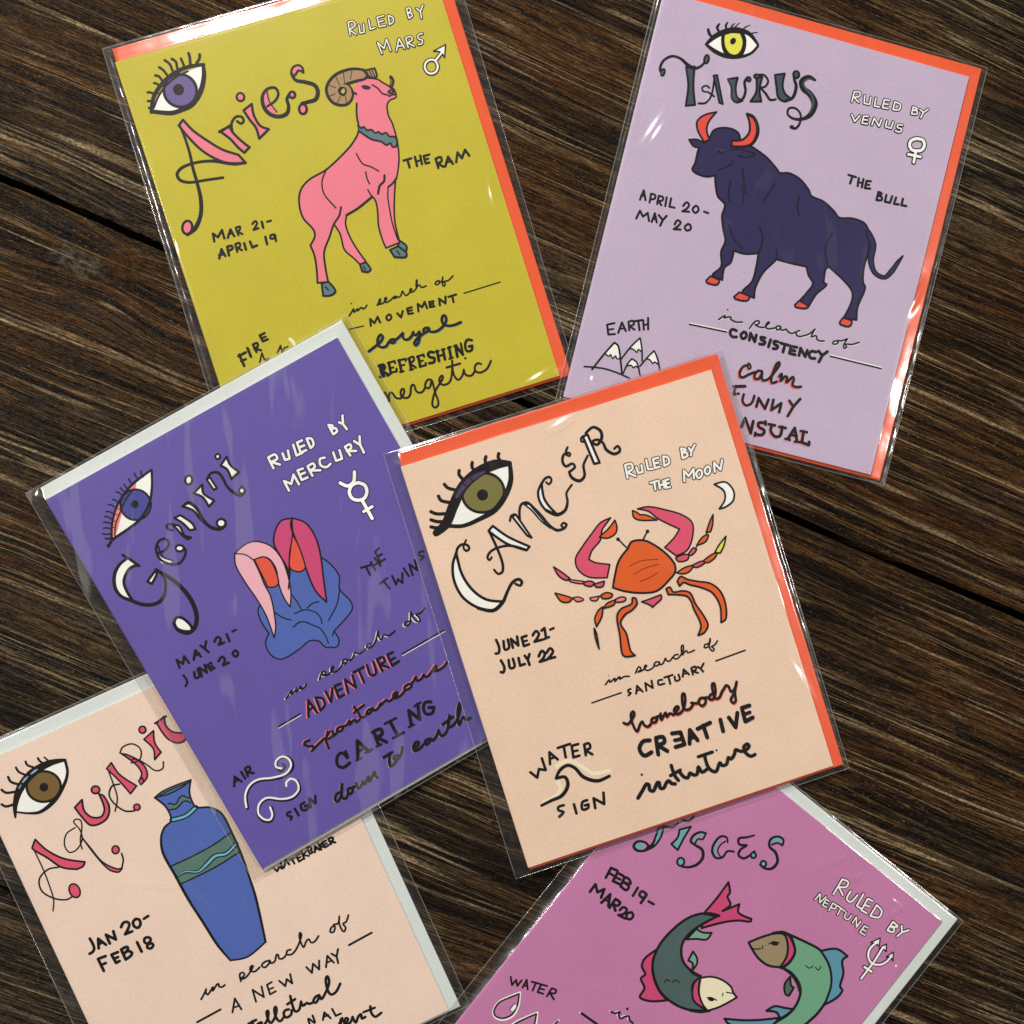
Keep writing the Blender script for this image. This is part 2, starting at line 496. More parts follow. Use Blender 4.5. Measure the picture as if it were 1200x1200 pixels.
def sleeve_mesh(parent, mat, seam_mat, env, marg, skew, flange, seed, wr, puckers):
    ex0, ex1, ey0, ey1 = env
    l, r, b, t = marg
    x0, x1, y0, y1 = ex0 - l, ex1 + r, ey0 - b, ey1 + t
    w, h = CW / 2, CH / 2
    nx, ny = 236, 296
    def sm(a):
        a = max(0.0, min(1.0, a)); return a * a * (3 - 2 * a)
    def rim(x, y):
        return min(x - x0, x1 - x, y - y0, y1 - y)
    verts, faces = [], []
    def pos(i, j):
        # denser rows near the edges
        def ease(q): return q - 0.11 * math.sin(2 * math.pi * q) / 1.0 * 0.9
        x = x0 + (x1 - x0) * ease(i / nx); y = y0 + (y1 - y0) * ease(j / ny)
        return x, y
    def twist(x, y): return (x + skew * y, y - skew * x * 0.4)
    for j in range(ny + 1):
        for i in range(nx + 1):
            x, y = pos(i, j)
            dc = max(abs(x) - w, abs(y) - h)                      # distance outside the card
            de = max(ex0 - x, x - ex1, ey0 - y, y - ey1)          # distance outside the envelope
            d_rim = max(0.0, rim(x, y))
            top = Z_CARD + 0.30
            if dc > -1.2:                                          # over the envelope band, sagging towards it
                q = max(0.0, min(1.0, (dc + 1.2) / 6.2)); top += (Z_ENV + 0.16 - top) * (0.55 * q + 0.45 * sm(q))
            if de > -0.6:
                fl = flange + 0.10
                full = max(0.8, d_rim + max(de, 0) + 0.01)
                top += (fl - top) * sm((max(de, -0.6) + 0.6) / (full + 0.6) * 1.25)
            edge = math.exp(-d_rim / 9.0)
            # pulls and puckers: fine near the sealed edges, long and faint across the face
            n1 = noise.noise((x * 0.10 + seed, y * 0.10, seed * 1.7))
            n2 = noise.noise((x * 0.05 + seed * 2, y * 0.03, seed))
            n3 = noise.noise((x * 0.45 + seed, y * 0.45, seed * 0.3))
            a = 0.07 + 0.10 * edge
            dz = wr * (a * n1 + 0.16 * n2 + 0.016 * edge * n3)
            if de > -0.6: dz += wr * 0.16 * min(1.0, de + 0.6) * noise.noise((x * 0.20 + 7, y * 0.20, seed))
            if d_rim < 0.8: dz *= d_rim / 0.8
            z = top + dz
            for px_, py_, ux, uy, ln, amp, wd in puckers:
                du, dv = (x - px_) * ux + (y - py_) * uy, (y - py_) * ux - (x - px_) * uy
                if abs(dv) < 3 * wd and abs(du) < ln:
                    z += amp * math.exp(-(dv / wd) ** 2) * math.exp(-(du * 2.2 / ln) ** 2)
            if dc < 0: z = max(z, Z_CARD + 0.24)
            elif de < 0: z = max(z, Z_ENV + 0.08)
            else: z = max(z, flange + 0.05)
            if i in (0, nx) or j in (0, ny): z = flange
            X, Y = twist(x, y)
            verts.append((X * MM, Y * MM, z * MM))
    for j in range(ny):
        for i in range(nx):
            a = j * (nx + 1) + i
            faces.append((a, a + 1, a + nx + 2, a + nx + 1))
    top_n = len(verts)
    # underside sheet of the bag
    mb = 24
    for j in range(mb + 1):
        for i in range(mb + 1):
            x = x0 + (x1 - x0) * i / mb; y = y0 + (y1 - y0) * j / mb
            de = max(ex0 - x, x - ex1, ey0 - y, y - ey1)
            X, Y = twist(x, y)
            z = 0.02 if de < 0 else flange - 0.03
            verts.append((X * MM, Y * MM, z * MM))
    for j in range(mb):
        for i in range(mb):
            a = top_n + j * (mb + 1) + i
            faces.append((a, a + 1, a + mb + 2, a + mb + 1))
    o = mesh_obj('plastic_sleeve', verts, faces, [mat], parent=parent, smooth=True)
    # welded seam all round: a thin bead of film
    sv, sf = [], []
    loop = []
    def walk(xa, ya, xb, yb, n):
        for k in range(n):
            loop.append((xa + (xb - xa) * k / n, ya + (yb - ya) * k / n))
    walk(x0, y0, x1, y0, 60); walk(x1, y0, x1, y1, 80); walk(x1, y1, x0, y1, 60); walk(x0, y1, x0, y0, 80)
    N = len(loop)
    for k, (x, y) in enumerate(loop):
        a, c = loop[k - 1], loop[(k + 1) % N]
        t = Vector((c[0] - a[0], c[1] - a[1])).normalized(); nx_, ny_ = t.y, -t.x
        rr = 0.12 + 0.05 * noise.noise((x * 0.3, y * 0.3, seed))
        zz = flange + 0.06 * noise.noise((x * 0.2, y * 0.2, seed + 5))
        for q in range(5):
            an = math.pi * q / 4
            X, Y = twist(x + nx_ * math.cos(an) * rr, y + ny_ * math.cos(an) * rr)
            sv.append((X * MM, Y * MM, (zz + math.sin(an) * rr * 0.8) * MM))
    for k in range(N):
        for q in range(4):
            a, b_ = k * 5 + q, ((k + 1) % N) * 5 + q
            sf.append((a, b_, b_ + 1, a + 1))
    mesh_obj('welded_seam', sv, sf, [seam_mat], parent=o, smooth=True)
    return o

# small buckles in the film that catch the lamps: x, y, direction, length, height, width (mm)
PUCKERS = {
    'taurus': ((-30.6, 40.3, 0.490, -0.871, 18.4, 1.07, 1.52), (-23.5, 43.4, 0.487, -0.873, 16.1, 1.09, 1.52), (-46.2, 24.2, 0.332, 0.943, 19.55, 0.71, 1.52), (54.2, -8.6, 0.282, 0.959, 13.8, 0.36, 1.52), (-47.6, -61.9, -0.094, 0.996, 8.05, 0.64, 1.52),),
    'cancer': ((0.1, 67.3, -0.972, -0.235, 14.95, 0.78, 1.42), (51.7, -35.9, -0.262, 0.965, 18.4, 0.43, 1.33),),
    'aries': ((51.1, -5.5, -0.084, -0.996, 19.55, 0.73, 1.42), (47.4, -68.6, -0.970, -0.244, 16.1, 0.77, 1.52),),
    'gemini': ((33.0, -61.9, 0.122, 0.993, 16.1, 0.62, 1.14),),
    'pisces': ((12.6, 64.2, -0.331, -0.944, 5.75, 0.94, 0.95), (8.8, 58.6, 0.179, -0.984, 4.6, 0.83, 0.95), (20.7, 62.5, -0.329, -0.944, 5.75, 0.96, 0.95), (36.4, 64.6, -0.995, -0.105, 5.75, 0.40, 0.95), (38.9, 62.5, -0.318, -0.948, 6.9, 1.00, 0.95), (51.4, 48.4, 0.141, -0.990, 6.9, 0.92, 0.95), (56.9, 32.8, 0.104, -0.995, 13.8, 1.30, 1.33),),
    'aquarius': ((-13.6, 9.2, -0.898, 0.440, 25.3, 0.81, 0.95), (13.7, 34.1, 0.075, 0.997, 11.5, 1.02, 1.33),),
}
# x, y, height of the printed face, turn, tilt in x, tilt in y (mm, radians)
POSES = {
    'aries': (-38.462, 91.945, 2.000, 0.30672, -0.00494, 0.01029),
    'taurus': (104.779, 89.460, 1.700, -0.24276, -0.00344, 0.00055),
    'gemini': (-51.827, -34.115, 3.800, 0.51747, -0.00484, 0.00149),
    'cancer': (54.086, -39.392, 5.200, 0.30639, -0.00446, 0.00191),
    'aquarius': (-80.897, -129.386, 2.000, 0.42063, -0.00808, -0.00316),
    'pisces': (78.733, -163.422, 3.400, -0.68106, 0.01901, -0.01269),
}
CARDS = {
 # face colour, envelope colour, envelope overhang (l r b t), sleeve margins (l r b t), skew, flange z, wrinkle, haze, painted sheen, label
 'aries': ((196, 184, 50), 'coral', (-0.4, 3.9, 0.9, 4.6), (4.0, 2.6, 1.8, 0.9), 0.012, 0.10, 1.0, 0.004, 0.008,
           'mustard yellow zodiac card with a pink ram and coral envelope in clear sleeve'),
 'taurus': ((194, 177, 203), 'coral', (-0.4, 3.9, 1.0, 4.2), (2.6, 2.0, 1.2, 1.0), 0.0, 0.22, 1.1, 0.004, 0.012,
           'lilac zodiac card with a dark navy bull and coral envelope in clear sleeve'),
 'gemini': ((101, 87, 168), 'mint', (-0.4, 4.0, 1.1, 4.4), (5.0, 2.2, 1.2, 0.8), 0.0, 0.20, 1.0, 0.004, 0.058,
           'purple zodiac card with long-haired twins and pale envelope in clear sleeve'),
 'cancer': ((236, 207, 184), 'coral', (-0.4, 3.7, 1.0, 4.6), (5.0, 2.0, 1.8, 0.9), 0.006, 0.15, 0.9, 0.004, 0.008,
           'peach zodiac card with an orange crab and coral envelope in clear sleeve'),
 'aquarius': ((238, 213, 197), 'mint', (-0.4, 4.0, 0.9, 4.6), (5.2, 3.0, 1.2, 0.8), 0.0, 0.12, 0.8, 0.004, 0.012,
           'pale pink zodiac card with a blue vase and pale envelope in clear sleeve'),
 'pisces': ((195, 126, 172), 'mint', (-0.4, 4.2, 0.9, 3.9), (4.6, 2.2, 1.2, 0.7), 0.0, 0.12, 0.9, 0.004, 0.008,
           'rosy mauve zodiac card with two circling fish and pale envelope in clear sleeve'),
}
ENV = {'coral': paper_mat('coral_envelope_paper', (234, 92, 50), 0.6, 0.05), 'mint': paper_mat('pale_envelope_paper', (214, 222, 220), 0.6, 0.05)}

PRINTS = """
@aries
>eye_drawing
p white:-952,1028! -907,1090 -833,1140 -746,1186 -668,1207 -549,1218! -577,1123 -642,1041 -738,990 -833,985
p tan:-935,1055! -907,1111 -846,1165 -768,1207 -705,1225 -650,1227! -672,1201 -745,1189 -820,1158 -881,1104
o purple -36.83,55.23 5.29,5.29 -17 k 0.72
o k -37.25,55.72 1.79,1.86 -17
s k:-956,1025,20 -909,1119,20 -817,1190,21 -718,1229,21 -629,1236,20 -540,1223,17
s k 0.50:-932,1047 -885,1105 -815,1161 -736,1195 -652,1210
l k 0.36:-885,1134 -868,1121
l k 0.36:-831,1182 -818,1161
l k 0.36:-769,1215 -763,1188
l k 0.36:-711,1229 -705,1203
s k:-543,1224,17 -563,1148,23 -614,1062,26 -692,998,26 -769,983,23 -840,984,23 -955,1029,20
s k 0.72:-611,1320 -612,1291 -622,1251
s k 0.72:-545,1293 -555,1267 -581,1245
s k 0.64:-669,1300 -666,1278 -665,1252
s k 0.64:-726,1316 -706,1290 -711,1251
s k 0.64:-772,1320 -749,1288 -745,1244
s k 0.64:-820,1286 -801,1263 -788,1227
s k 0.64:-860,1243 -840,1231 -827,1196
s k 0.57:-883,1198 -867,1190 -856,1168
s k 0.57:-941,1153 -924,1148 -901,1128
s k 0.57:-957,1099 -941,1094 -927,1081
s k 0.57:-964,1055 -948,1050
>title_lettering
a pink k 0.64:-815,893! -778,920! -737,836 -671,750 -596,667 -504,602! -475,539! -560,555 -655,621 -728,706 -786,818
s k:-809,889,11 -802,800,13 -803,699,14 -813,601,16 -817,486,17 -828,389,20 -860,297,20 -919,227,23 -980,202,17
o pink -48.30,12.36 1.57,2.15 -27 k 0.64
s k:-646,490,14 -764,507,14 -860,521,14 -915,552,16 -922,597,16 -876,627,16 -781,632,14 -673,610,16 -559,558,17 -477,542,14
a pink k 0.64:-568,777! -503,799! -496,753 -450,670 -420,630! -464,605! -493,651 -523,715
l k 0.72:-577,780 -497,797
s k:-496,753,14 -486,808,13 -446,842,13 -409,832,13 -405,802,13 -426,791,13 -445,813,13
a pink k 0.64:-384,868! -321,893! -330,820 -311,742 -265,706! -343,665! -342,737 -365,801
o pink -18.86,47.83 1.22,1.29 -17 k 0.57
p pink:-228,920! -201,941 -209,871 -184,799! -222,796 -240,852
s k:-231,849,11 -168,871,13 -135,908,13 -143,950,14 -196,957,14 -241,917,17 -251,848,19 -223,792,20 -173,765,20 -121,770,20 -96,810,17 -92,859,16 -63,890,14
s k 0.36:-201,949 -205,870 -180,798
o pink -2.52,43.79 0.93,1.00 -17 k 0.64
a pink k 0.57:63,994! 67,1025 48,1048 11,1046 -13,1016 -13,985! 10,996 38,1016
s k:-11,1009,13 -1,962,16 55,932,19 109,894,20 116,849,21 88,806,20 36,803,19 -7,805,16
o pink -0.61,38.38 1.22,1.57 -17 k 0.64
>ram_drawing
p pink:376,838! 412,852 451,844 515,817 537,792 581,745 599,723 602,692 593,669 555,665 526,642 512,574 521,512 519,426 508,341 485,260 442,171 422,145 399,81 362,-25 339,-120 331,-235! 317,-246 233,-254! 227,-204 230,-102 253,-7 261,64 248,94! 139,49 51,27! 26,-27 28,-115 49,-209 79,-299! 38,-311! 11,-259 -32,-185 -28,-83 -47,-5! -100,-77 -163,-160 -186,-255 -199,-357! -268,-342! -248,-266 -232,-169 -237,-94! -193,-49 -186,-4 -228,93 -222,194 -186,270 -112,318 14,349 171,426 246,477 296,535 313,632 333,706 331,743 337,785
s k 0.43:376,838 412,852 451,844 515,817 537,792 581,745 599,723 602,692 593,669 555,665 526,642 512,574 521,512 519,426 508,341 485,260 442,171 419,146 369,127
s k 0.50:336,705 313,632 296,535 246,477 171,426 14,349 -112,318 -186,270 -222,194 -228,93 -186,-4 -193,-49 -237,-94! -232,-169 -248,-266 -268,-342! -199,-357! -186,-255 -163,-160 -100,-77 -47,-5 2,36 32,88
s k 0.43:-47,-5 -28,-83 -32,-185 11,-259 38,-311! 79,-299! 49,-209 28,-115 26,-27 51,27! 139,49 248,94! 261,64 253,-7 230,-102 227,-204 233,-254! 317,-246
s k 0.64:51,27 139,49 248,94
s k 0.43:424,144 399,81 362,-25 339,-120 331,-235
s k 0.36:369,127 347,67 333,-16 322,-115 324,-226
s k 0.57:368,205 353,168 318,149 291,102
s k 0.50:437,165 403,139 369,125
s k 0.36:234,393 254,317 295,287 340,242
s k 0.36:256,261 252,220 257,179
s k 0.36:14,349 -36,284 -48,200 -2,91
s k 0.36:234,145 247,90
p teal:303,565! 345,535 386,501 410,484 436,476 459,455 483,436 518,404! 501,365! 480,382 429,408 357,459 298,527!
s k 0.50:300,563 317,540 334,546 347,517 375,515 395,485 418,487 433,466 463,468 476,438 503,430 518,404 501,365 476,368 469,394 439,391 418,419 356,456 299,525
s k:428,874,63 362,887,80 272,879,83 214,835,80 221,775,74 271,749,63 310,781,49 307,828,31 264,846,20 241,838,14
s tan:428,874,49 362,887,66 272,879,67 214,835,64 221,775,59 271,749,47 310,781,34 307,828,19 264,846,9
s k 0.21:372,919 344,867
s k 0.21:314,921 301,856
s k 0.21:259,909 265,849
s k 0.21:198,868 237,840
s k 0.21:176,799 221,804
s k 0.21:217,744 247,779
s k 0.21:272,719 280,769
a tan k 0.50:445,895! 519,891! 515,834 473,844
s k 0.29:479,888 487,842
s k 0.29:497,889 503,841
s k 0.29:462,887 469,845
s k:603,806,17 606,779,21 585,748,20
s brown:599,792,7 600,778,10 586,758,9
o k 21.28,39.16 1.29,0.43 -22
s k 0.29:401,802 429,798 452,780
s k 0.36:471,792 500,759 517,720 552,700
s k 0.43:558,720 583,727 591,707 562,710
s k 0.36:597,691 572,694 553,689
s k 0.50:330,786 352,765
a teal k 0.50:-243,-355! -196,-355! -171,-428 -210,-446 -258,-434!
l k 0.36:-227,-382 -213,-408
a teal k 0.50:36,-308! 77,-305! 94,-358 71,-370 36,-355!
l k 0.36:55,-328 58,-352
a teal k 0.50:313,-262! 335,-236! 366,-282 347,-314 324,-295
a teal k 0.50:254,-274! 311,-266! 351,-322 339,-348 269,-327!
l k 0.36:295,-291 307,-324
>planet_lettering
w 0.39 0.83 s:431,1141 443,1224! 476,1222 482,1194 436,1176! 470,1134
w 0.39 0.83 l:505,1188 497,1136 525,1133 537,1187
w 0.39 0.83 l:577,1204 569,1140 602,1142
w 0.39 0.83 l:679,1201 635,1202 630,1140 673,1136
w 0.39 0.83 l:633,1171 666,1170
w 0.39 0.83 s:709,1193 699,1135! 729,1146 732,1174 709,1193
w 0.39 0.83 s:837,1202 834,1139! 859,1147 859,1167 840,1172! 861,1184 858,1202 837,1202
w 0.39 0.83 l:901,1187 919,1160 948,1195
w 0.39 0.83 l:919,1160 914,1118
w 0.39 0.83 l:593,968 588,1045 617,996 651,1049 655,970
w 0.39 0.83 l:690,958 730,1030 746,959
w 0.39 0.83 l:708,984 744,980
w 0.39 0.83 s:771,956 774,1020! 810,1022 811,998 776,988! 812,954
w 0.39 0.83 s:889,1019 861,1017 852,995 875,977 866,957 840,958
w 0.62 1.08 s:922,786 918,822 895,840 860,836 838,810 842,771 867,752 901,757 922,786
w 0.62 1.08 l:919,827 976,867
a white k 0.36:924,890! 1013,908! 982,829! 967,870
>sign_lettering
s k 0.64:518,261! 571,261
s k 0.64:544,260! 542,206
l k 0.64:597,264 592,202
l k 0.64:633,261 627,204
l k 0.57:594,231 631,232
l k 0.64:692,251 654,252 652,202 676,201
l k 0.57:652,229 678,227
s k 0.64:723,149 724,212! 759,215 757,186 726,180! 760,147
l k 0.64:771,147 807,202 823,149
l k 0.57:785,172 822,167
l k 0.64:848,153 876,211 892,167 929,214 944,169
>date_lettering
l k 0.64:-827,110 -820,161 -796,129 -757,167 -759,110
l k 0.64:-736,107 -703,155 -693,105
l k 0.50:-726,129 -695,127
s k 0.57:-665,103 -667,155! -638,155 -650,132 -668,130! -638,104
s k 0.57:-556,148 -532,161 -526,142 -561,109! -526,110
l k 0.64:-493,144 -496,104
l k 0.57:-460,134 -434,134
l k 0.64:-830,-5 -798,49 -788,-1
l k 0.57:-826,17 -795,13
s k 0.64:-764,-5 -758,53! -729,51 -729,31 -760,26
s k 0.57:-706,3 -703,53! -674,55 -678,31 -701,28! -673,5
l k 0.64:-645,43 -647,0
l k 0.64:-606,43 -603,2 -570,6
l k 0.64:-501,44 -505,-5
s k 0.57:-438,40 -463,44 -472,24 -449,19 -437,42 -443,-3
>motto_lettering
o k -4.83,-26.81 0.29,0.29 -17
l k 0.36:636,-688 890,-687
l k 0.36:-163,-694 -65,-700
l k 0.57:-19,-714 -9,-669 9,-704 42,-670 47,-711
s k 0.57:116,-677 95,-690 102,-713 125,-705 127,-682 116,-677
l k 0.57:173,-685 189,-719 212,-682
l k 0.57:277,-675 245,-674 242,-711 273,-715
l k 0.57:243,-691 271,-694
l k 0.57:311,-715 321,-666 342,-695 369,-666 372,-711
l k 0.57:427,-679 398,-676 393,-710 422,-713
l k 0.57:395,-693 421,-695
l k 0.57:459,-718 467,-674 498,-716 512,-673
l k 0.57:530,-681 584,-680
l k 0.57:556,-682 552,-723
s k 0.40:-135,-609 -111,-589 -92,-572 -98,-590 -96,-596 -74,-583 -66,-582 -72,-596 -47,-580 -38,-582 -36,-591 -19,-589 -2,-576
s k 0.40:63,-597 78,-580 93,-560 93,-575 80,-590 70,-593 99,-595 127,-581 137,-567 127,-565 118,-583 125,-596 155,-590 188,-575 203,-577 192,-586 181,-585 181,-576 200,-584 227,-584 244,-563 251,-556 255,-575 264,-590 287,-582 314,-561 307,-556 297,-568 304,-580 329,-575 347,-559 364,-518 361,-512 345,-561 362,-550 372,-551 377,-569 410,-568
s k 0.40:502,-559 483,-561 472,-573 483,-582 501,-575 503,-562 495,-558 507,-572 521,-566 536,-541 524,-566 517,-598 524,-604 536,-591 531,-575 561,-577 601,-556
>trait_lettering
l k 0.50:-27,-988 -35,-1052
l k 0.72:20,-980 13,-1049
l k 0.57:14,-981 61,-981 60,-995
l k 0.50:14,-1017 40,-1019
l k 0.57:10,-1048 54,-1050 57,-1033
l k 0.72:90,-984 83,-1061
l k 0.57:84,-985 133,-988 131,-1002
l k 0.50:85,-1022 115,-1024
l k 0.57:74,-1062 97,-1063
s k 0.72:157,-995 149,-1067
s k 0.57:149,-993 186,-989 183,-1015 151,-1023! 182,-1065
l k 0.57:140,-1067 161,-1068
l k 0.72:219,-997 212,-1066
l k 0.57:211,-997 256,-996 256,-1011
l k 0.50:214,-1032 240,-1033
l k 0.57:208,-1067 250,-1068 253,-1054
s k 0.72:324,-1002 301,-992 284,-1008 298,-1030 318,-1039 307,-1065 276,-1062
l k 0.72:349,-1000 342,-1067
l k 0.72:390,-1002 383,-1068
l k 0.57:343,-1035 387,-1037
l k 0.50:339,-1001 360,-1002
l k 0.50:381,-1002 401,-1002
l k 0.72:433,-1000 424,-1072
l k 0.50:422,-1003 446,-1001
l k 0.50:411,-1074 436,-1072
l k 0.72:477,-1002 467,-1076
l k 0.72:477,-1002 507,-1073
l k 0.57:515,-999 507,-1073
l k 0.50:467,-1002 485,-1001
s k 0.64:592,-1000 567,-988 542,-1010 538,-1058 570,-1063 584,-1035! 561,-1034
h teal 0.27,-0.41
s k 0.61:-84,-870 -41,-853 4,-835 34,-807 27,-787 4,-801 -12,-835 -1,-865 32,-872 57,-853 82,-839 101,-843 102,-858 83,-863 70,-852 77,-839 110,-847 147,-832 170,-818 160,-841 169,-865 192,-869 219,-854 237,-833
s k 0.61:237,-833 234,-851 252,-858 278,-842 267,-878 245,-912 224,-923 220,-905 250,-881 295,-864 311,-858
s k 0.61:343,-841 329,-831 306,-839 305,-858 326,-857 346,-838 338,-856 358,-870 395,-872 441,-851 470,-820 471,-792 457,-788 441,-812 441,-838 463,-859 507,-868 558,-863
h pink 0.10,-0.19
s k 0.50:-63,-1160 -55,-1195 -53,-1227 -46,-1190 -30,-1171 -17,-1180 -6,-1214 21,-1228 42,-1217 63,-1185 55,-1171 37,-1186 33,-1215 48,-1232 74,-1237 95,-1218 113,-1176 128,-1165 137,-1177 135,-1203 148,-1227 176,-1229 203,-1204
s k 0.50:255,-1173 239,-1163 216,-1176 204,-1198 213,-1217 233,-1213 258,-1175 257,-1213 254,-1267 257,-1316 246,-1346 223,-1354 211,-1333 229,-1291 261,-1246 293,-1218 334,-1180 332,-1165 313,-1175 303,-1203 322,-1227 363,-1223 393,-1184 426,-1091
s k 0.50:426,-1091 412,-1142 410,-1194 426,-1224 461,-1205 482,-1170
s k 0.50:482,-1170 480,-1195 494,-1216 522,-1222 550,-1200
s k 0.50:603,-1168 584,-1157 559,-1171 554,-1203 580,-1221 631,-1210 673,-1167
l k 0.53:377,-1123 471,-1124
o k 25.73,-55.04 0.38,0.38 -17
h -
l k 0.76:-42,-980 -48,-1054
s k 0.69:-50,-981 -19,-981 -13,-1003 -39,-1016! -5,-1056
l k 0.57:-65,-1053 -33,-1055
l k 0.57:-15,-1059 5,-1055
>element_drawing
l k 0.72:-899,-642 -891,-722
l k 0.72:-907,-651 -855,-640
l k 0.64:-901,-685 -868,-683
l k 0.72:-835,-617 -831,-677
s k 0.64:-787,-658 -794,-605! -765,-603 -768,-626 -794,-633! -755,-656
l k 0.64:-699,-556 -733,-561 -726,-604 -691,-600
l k 0.57:-731,-582 -699,-580
l k 0.43:-788,-731 -755,-675 -753,-724 -723,-722
l k 0.43:-659,-705 -624,-664 -628,-707 -602,-686 -580,-685
s cream 1.14:-552,-642 -540,-661 -536,-684
s k 0.43:-753,-724 -679,-765 -582,-736
@taurus
>eye_drawing
p white:-713,1132! -676,1196 -614,1248 -547,1278 -457,1277 -378,1214! -411,1153 -475,1109 -575,1090 -653,1102
p k:-635,1239! -576,1273 -504,1287! -466,1241 -453,1171 -468,1111 -515,1092 -567,1089 -607,1129 -630,1189
p yellow:-611,1224! -570,1248 -516,1260! -488,1221 -481,1171 -495,1130 -521,1114 -555,1119 -586,1146 -605,1188
o k -27.42,59.98 0.93,1.22 -16
s k:-720,1130,14 -676,1196,26 -614,1248,29 -547,1278,29 -457,1277,23 -384,1227,14 -376,1213,13
s k:-720,1130,14 -653,1102,23 -575,1090,23 -489,1105,17 -411,1153,14 -376,1213,13
s k:-731,1231,14 -716,1205,17 -692,1187,11
s k:-665,1287,9 -675,1261,16 -652,1232,11
s k:-614,1312,7 -621,1285,13 -605,1259,11
s k:-565,1318,4 -581,1295,9 -582,1269,10
s k:-534,1332,4 -558,1293,7 -564,1274,9
s k:-462,1334,4 -494,1308,7 -506,1281,9
s k:-401,1301,4 -430,1288,7 -452,1272,9
>title_lettering
a slate k 0.57:-814,947! -759,966! -737,842 -694,718! -753,696! -770,833
s k:-954,854,14 -981,886,14 -972,948,14 -924,992,14 -864,992,14 -800,961,20 -748,957,16 -711,989,13 -700,1022,11
p slate:-974,878 -956,897 -945,874 -953,848 -966,853
s k 0.50:-974,878 -956,897 -945,874 -953,848 -966,853
o slate -34.63,51.72 0.79,1.43 3 k 0.50
s k:-673,734,11 -627,751,11 -602,812,10 -613,942,10
a slate k 0.50:-620,941! -597,951! -513,773! -538,775!
s k 0.50:-582,807 -631,824 -663,821 -675,844 -650,863 -628,854
a slate k 0.57:-520,943! -458,971! -456,904 -431,844 -390,830! -426,808 -464,828 -484,896
s k:-427,811,11 -390,845,14 -386,901,14 -406,954,14 -393,992,13
o slate -19.11,49.00 0.64,0.72 13 k 0.50
a slate k 0.57:-338,1013! -298,1018! -295,933 -264,858! -335,839! -313,913
s k:-333,1023,11 -291,1035,11 -253,1006,11 -261,964,11 -298,944,10
s k:-291,946,10 -246,916,13 -208,885,13 -172,898,11
o slate -16.68,50.70 1.00,0.64 13 k 0.50
a slate k 0.57:-217,1055! -155,1081! -150,1002 -119,951 -78,932! -106,901 -158,914 -186,977
s k:-107,904,11 -63,939,16 -58,1019,17 -86,1071,14 -78,1118,13
o slate -3.84,54.79 1.00,1.14 13 k 0.57
s k:56,1095,13 9,1102,23 -29,1061,29 -7,1018,29 44,995,31 92,941,34 84,865,26 42,821,17 -21,804,13 -69,823,11 -70,863,11 -27,875,11 16,846,11 26,785,11 6,744,13 -25,745,17
s slate:45,1093,4 9,1090,11 -16,1056,13 6,1023,13 52,994,16 83,943,17 76,873,10
o k -0.97,37.38 0.64,0.64 13
>bull_drawing
p navy:-542,540! -530,585 -485,615 -413,627 -362,611 -338,566 -259,550 -143,507 -53,449 -25,427 40,441 120,421 195,367 223,332 313,316 400,272 444,239 534,257 620,248 663,208 693,171 697,52 692,-39 710,-139 735,-177 716,-316 730,-402! 641,-410! 641,-380 666,-299 656,-227 588,-170 456,-100 439,-123 447,-214! 472,-223 417,-304 387,-397! 322,-381! 346,-323 378,-240 335,-191 307,-139! 187,-144 96,-143! 80,-169 27,-257 2,-368 11,-434! -76,-418! -30,-331 -26,-227 -34,-136! -125,-163 -201,-161! -203,-243 -236,-289 -230,-372! -301,-358! -259,-287 -283,-190 -273,-113 -308,-34 -336,48 -335,122 -395,165 -427,231 -448,296! -490,276 -527,271 -577,277 -607,294 -599,340 -600,414 -601,450
s k 0.57:-542,540 -530,585 -485,615 -413,627 -362,611 -338,566
s k 0.57:-259,550 -143,507 -53,449 -25,427 40,441 120,421 195,367 223,332 313,316 400,272 444,239 534,257 620,248 663,208 693,171 697,52 692,-39 710,-139 735,-177 716,-316 730,-402! 641,-410
s k 0.57:641,-410 666,-299 656,-227 588,-170 456,-100! 439,-123 447,-214! 472,-223 417,-304 387,-397! 322,-381 346,-323 378,-240 335,-191 307,-139! 187,-144 96,-143! 80,-169 27,-257 2,-368 11,-434! -76,-418 -30,-331 -26,-227 -34,-136! -125,-163 -201,-161! -203,-243 -236,-289 -230,-372! -301,-358 -259,-287 -283,-190 -273,-113 -308,-34 -336,48 -335,122 -395,165 -427,231 -448,296! -490,276 -527,271 -577,277 -607,294 -599,340 -600,414 -597,452
p navy:-677,482! -621,497 -570,485 -601,448 -638,448
s k 0.50:-573,485 -621,497 -677,482! -638,448 -601,448
s k 0.36:-387,490 -324,510 -217,502 -269,469 -328,465
a red k 0.50:-575,494! -636,559 -653,614 -618,667 -542,710! -577,634 -577,575 -543,518!
a red k 0.57:-388,515! -394,550! -326,576 -293,637 -310,706 -339,750! -277,730 -239,666 -247,590 -287,542
s k:-337,752,14 -293,744,17 -250,693,19 -237,630,19 -261,559,14 -328,527,11
s slate 0.21:-484,460 -458,474 -427,471
o k -22.64,23.03 0.86,0.57 13
o slate -22.53,23.21 0.29,0.29 13
s k 0.29:-438,337 -393,366 -357,401 -356,435
s k 0.36:-279,389 -253,322 -216,235
s k 0.36:-335,285 -332,212 -309,151
s k 0.36:-39,346 -67,267 -89,202
s k 0.36:144,309 147,242 171,189
s k 0.36:424,130 403,20 448,-95
s k 0.29:-251,278 -214,169
s k 0.29:-280,3 -220,-85 -148,-132
s k 0.36:-34,-136 -29,-34 -72,44
s k 0.29:80,-80 96,-143
s k 0.29:683,168 728,90
o slate -27.14,15.32 0.36,0.29 13
a red k 0.50:-335,-404! -314,-368! -250,-381 -258,-413 -324,-418
a red k 0.50:-125,-463! -97,-423! -23,-436 -34,-466 -110,-474
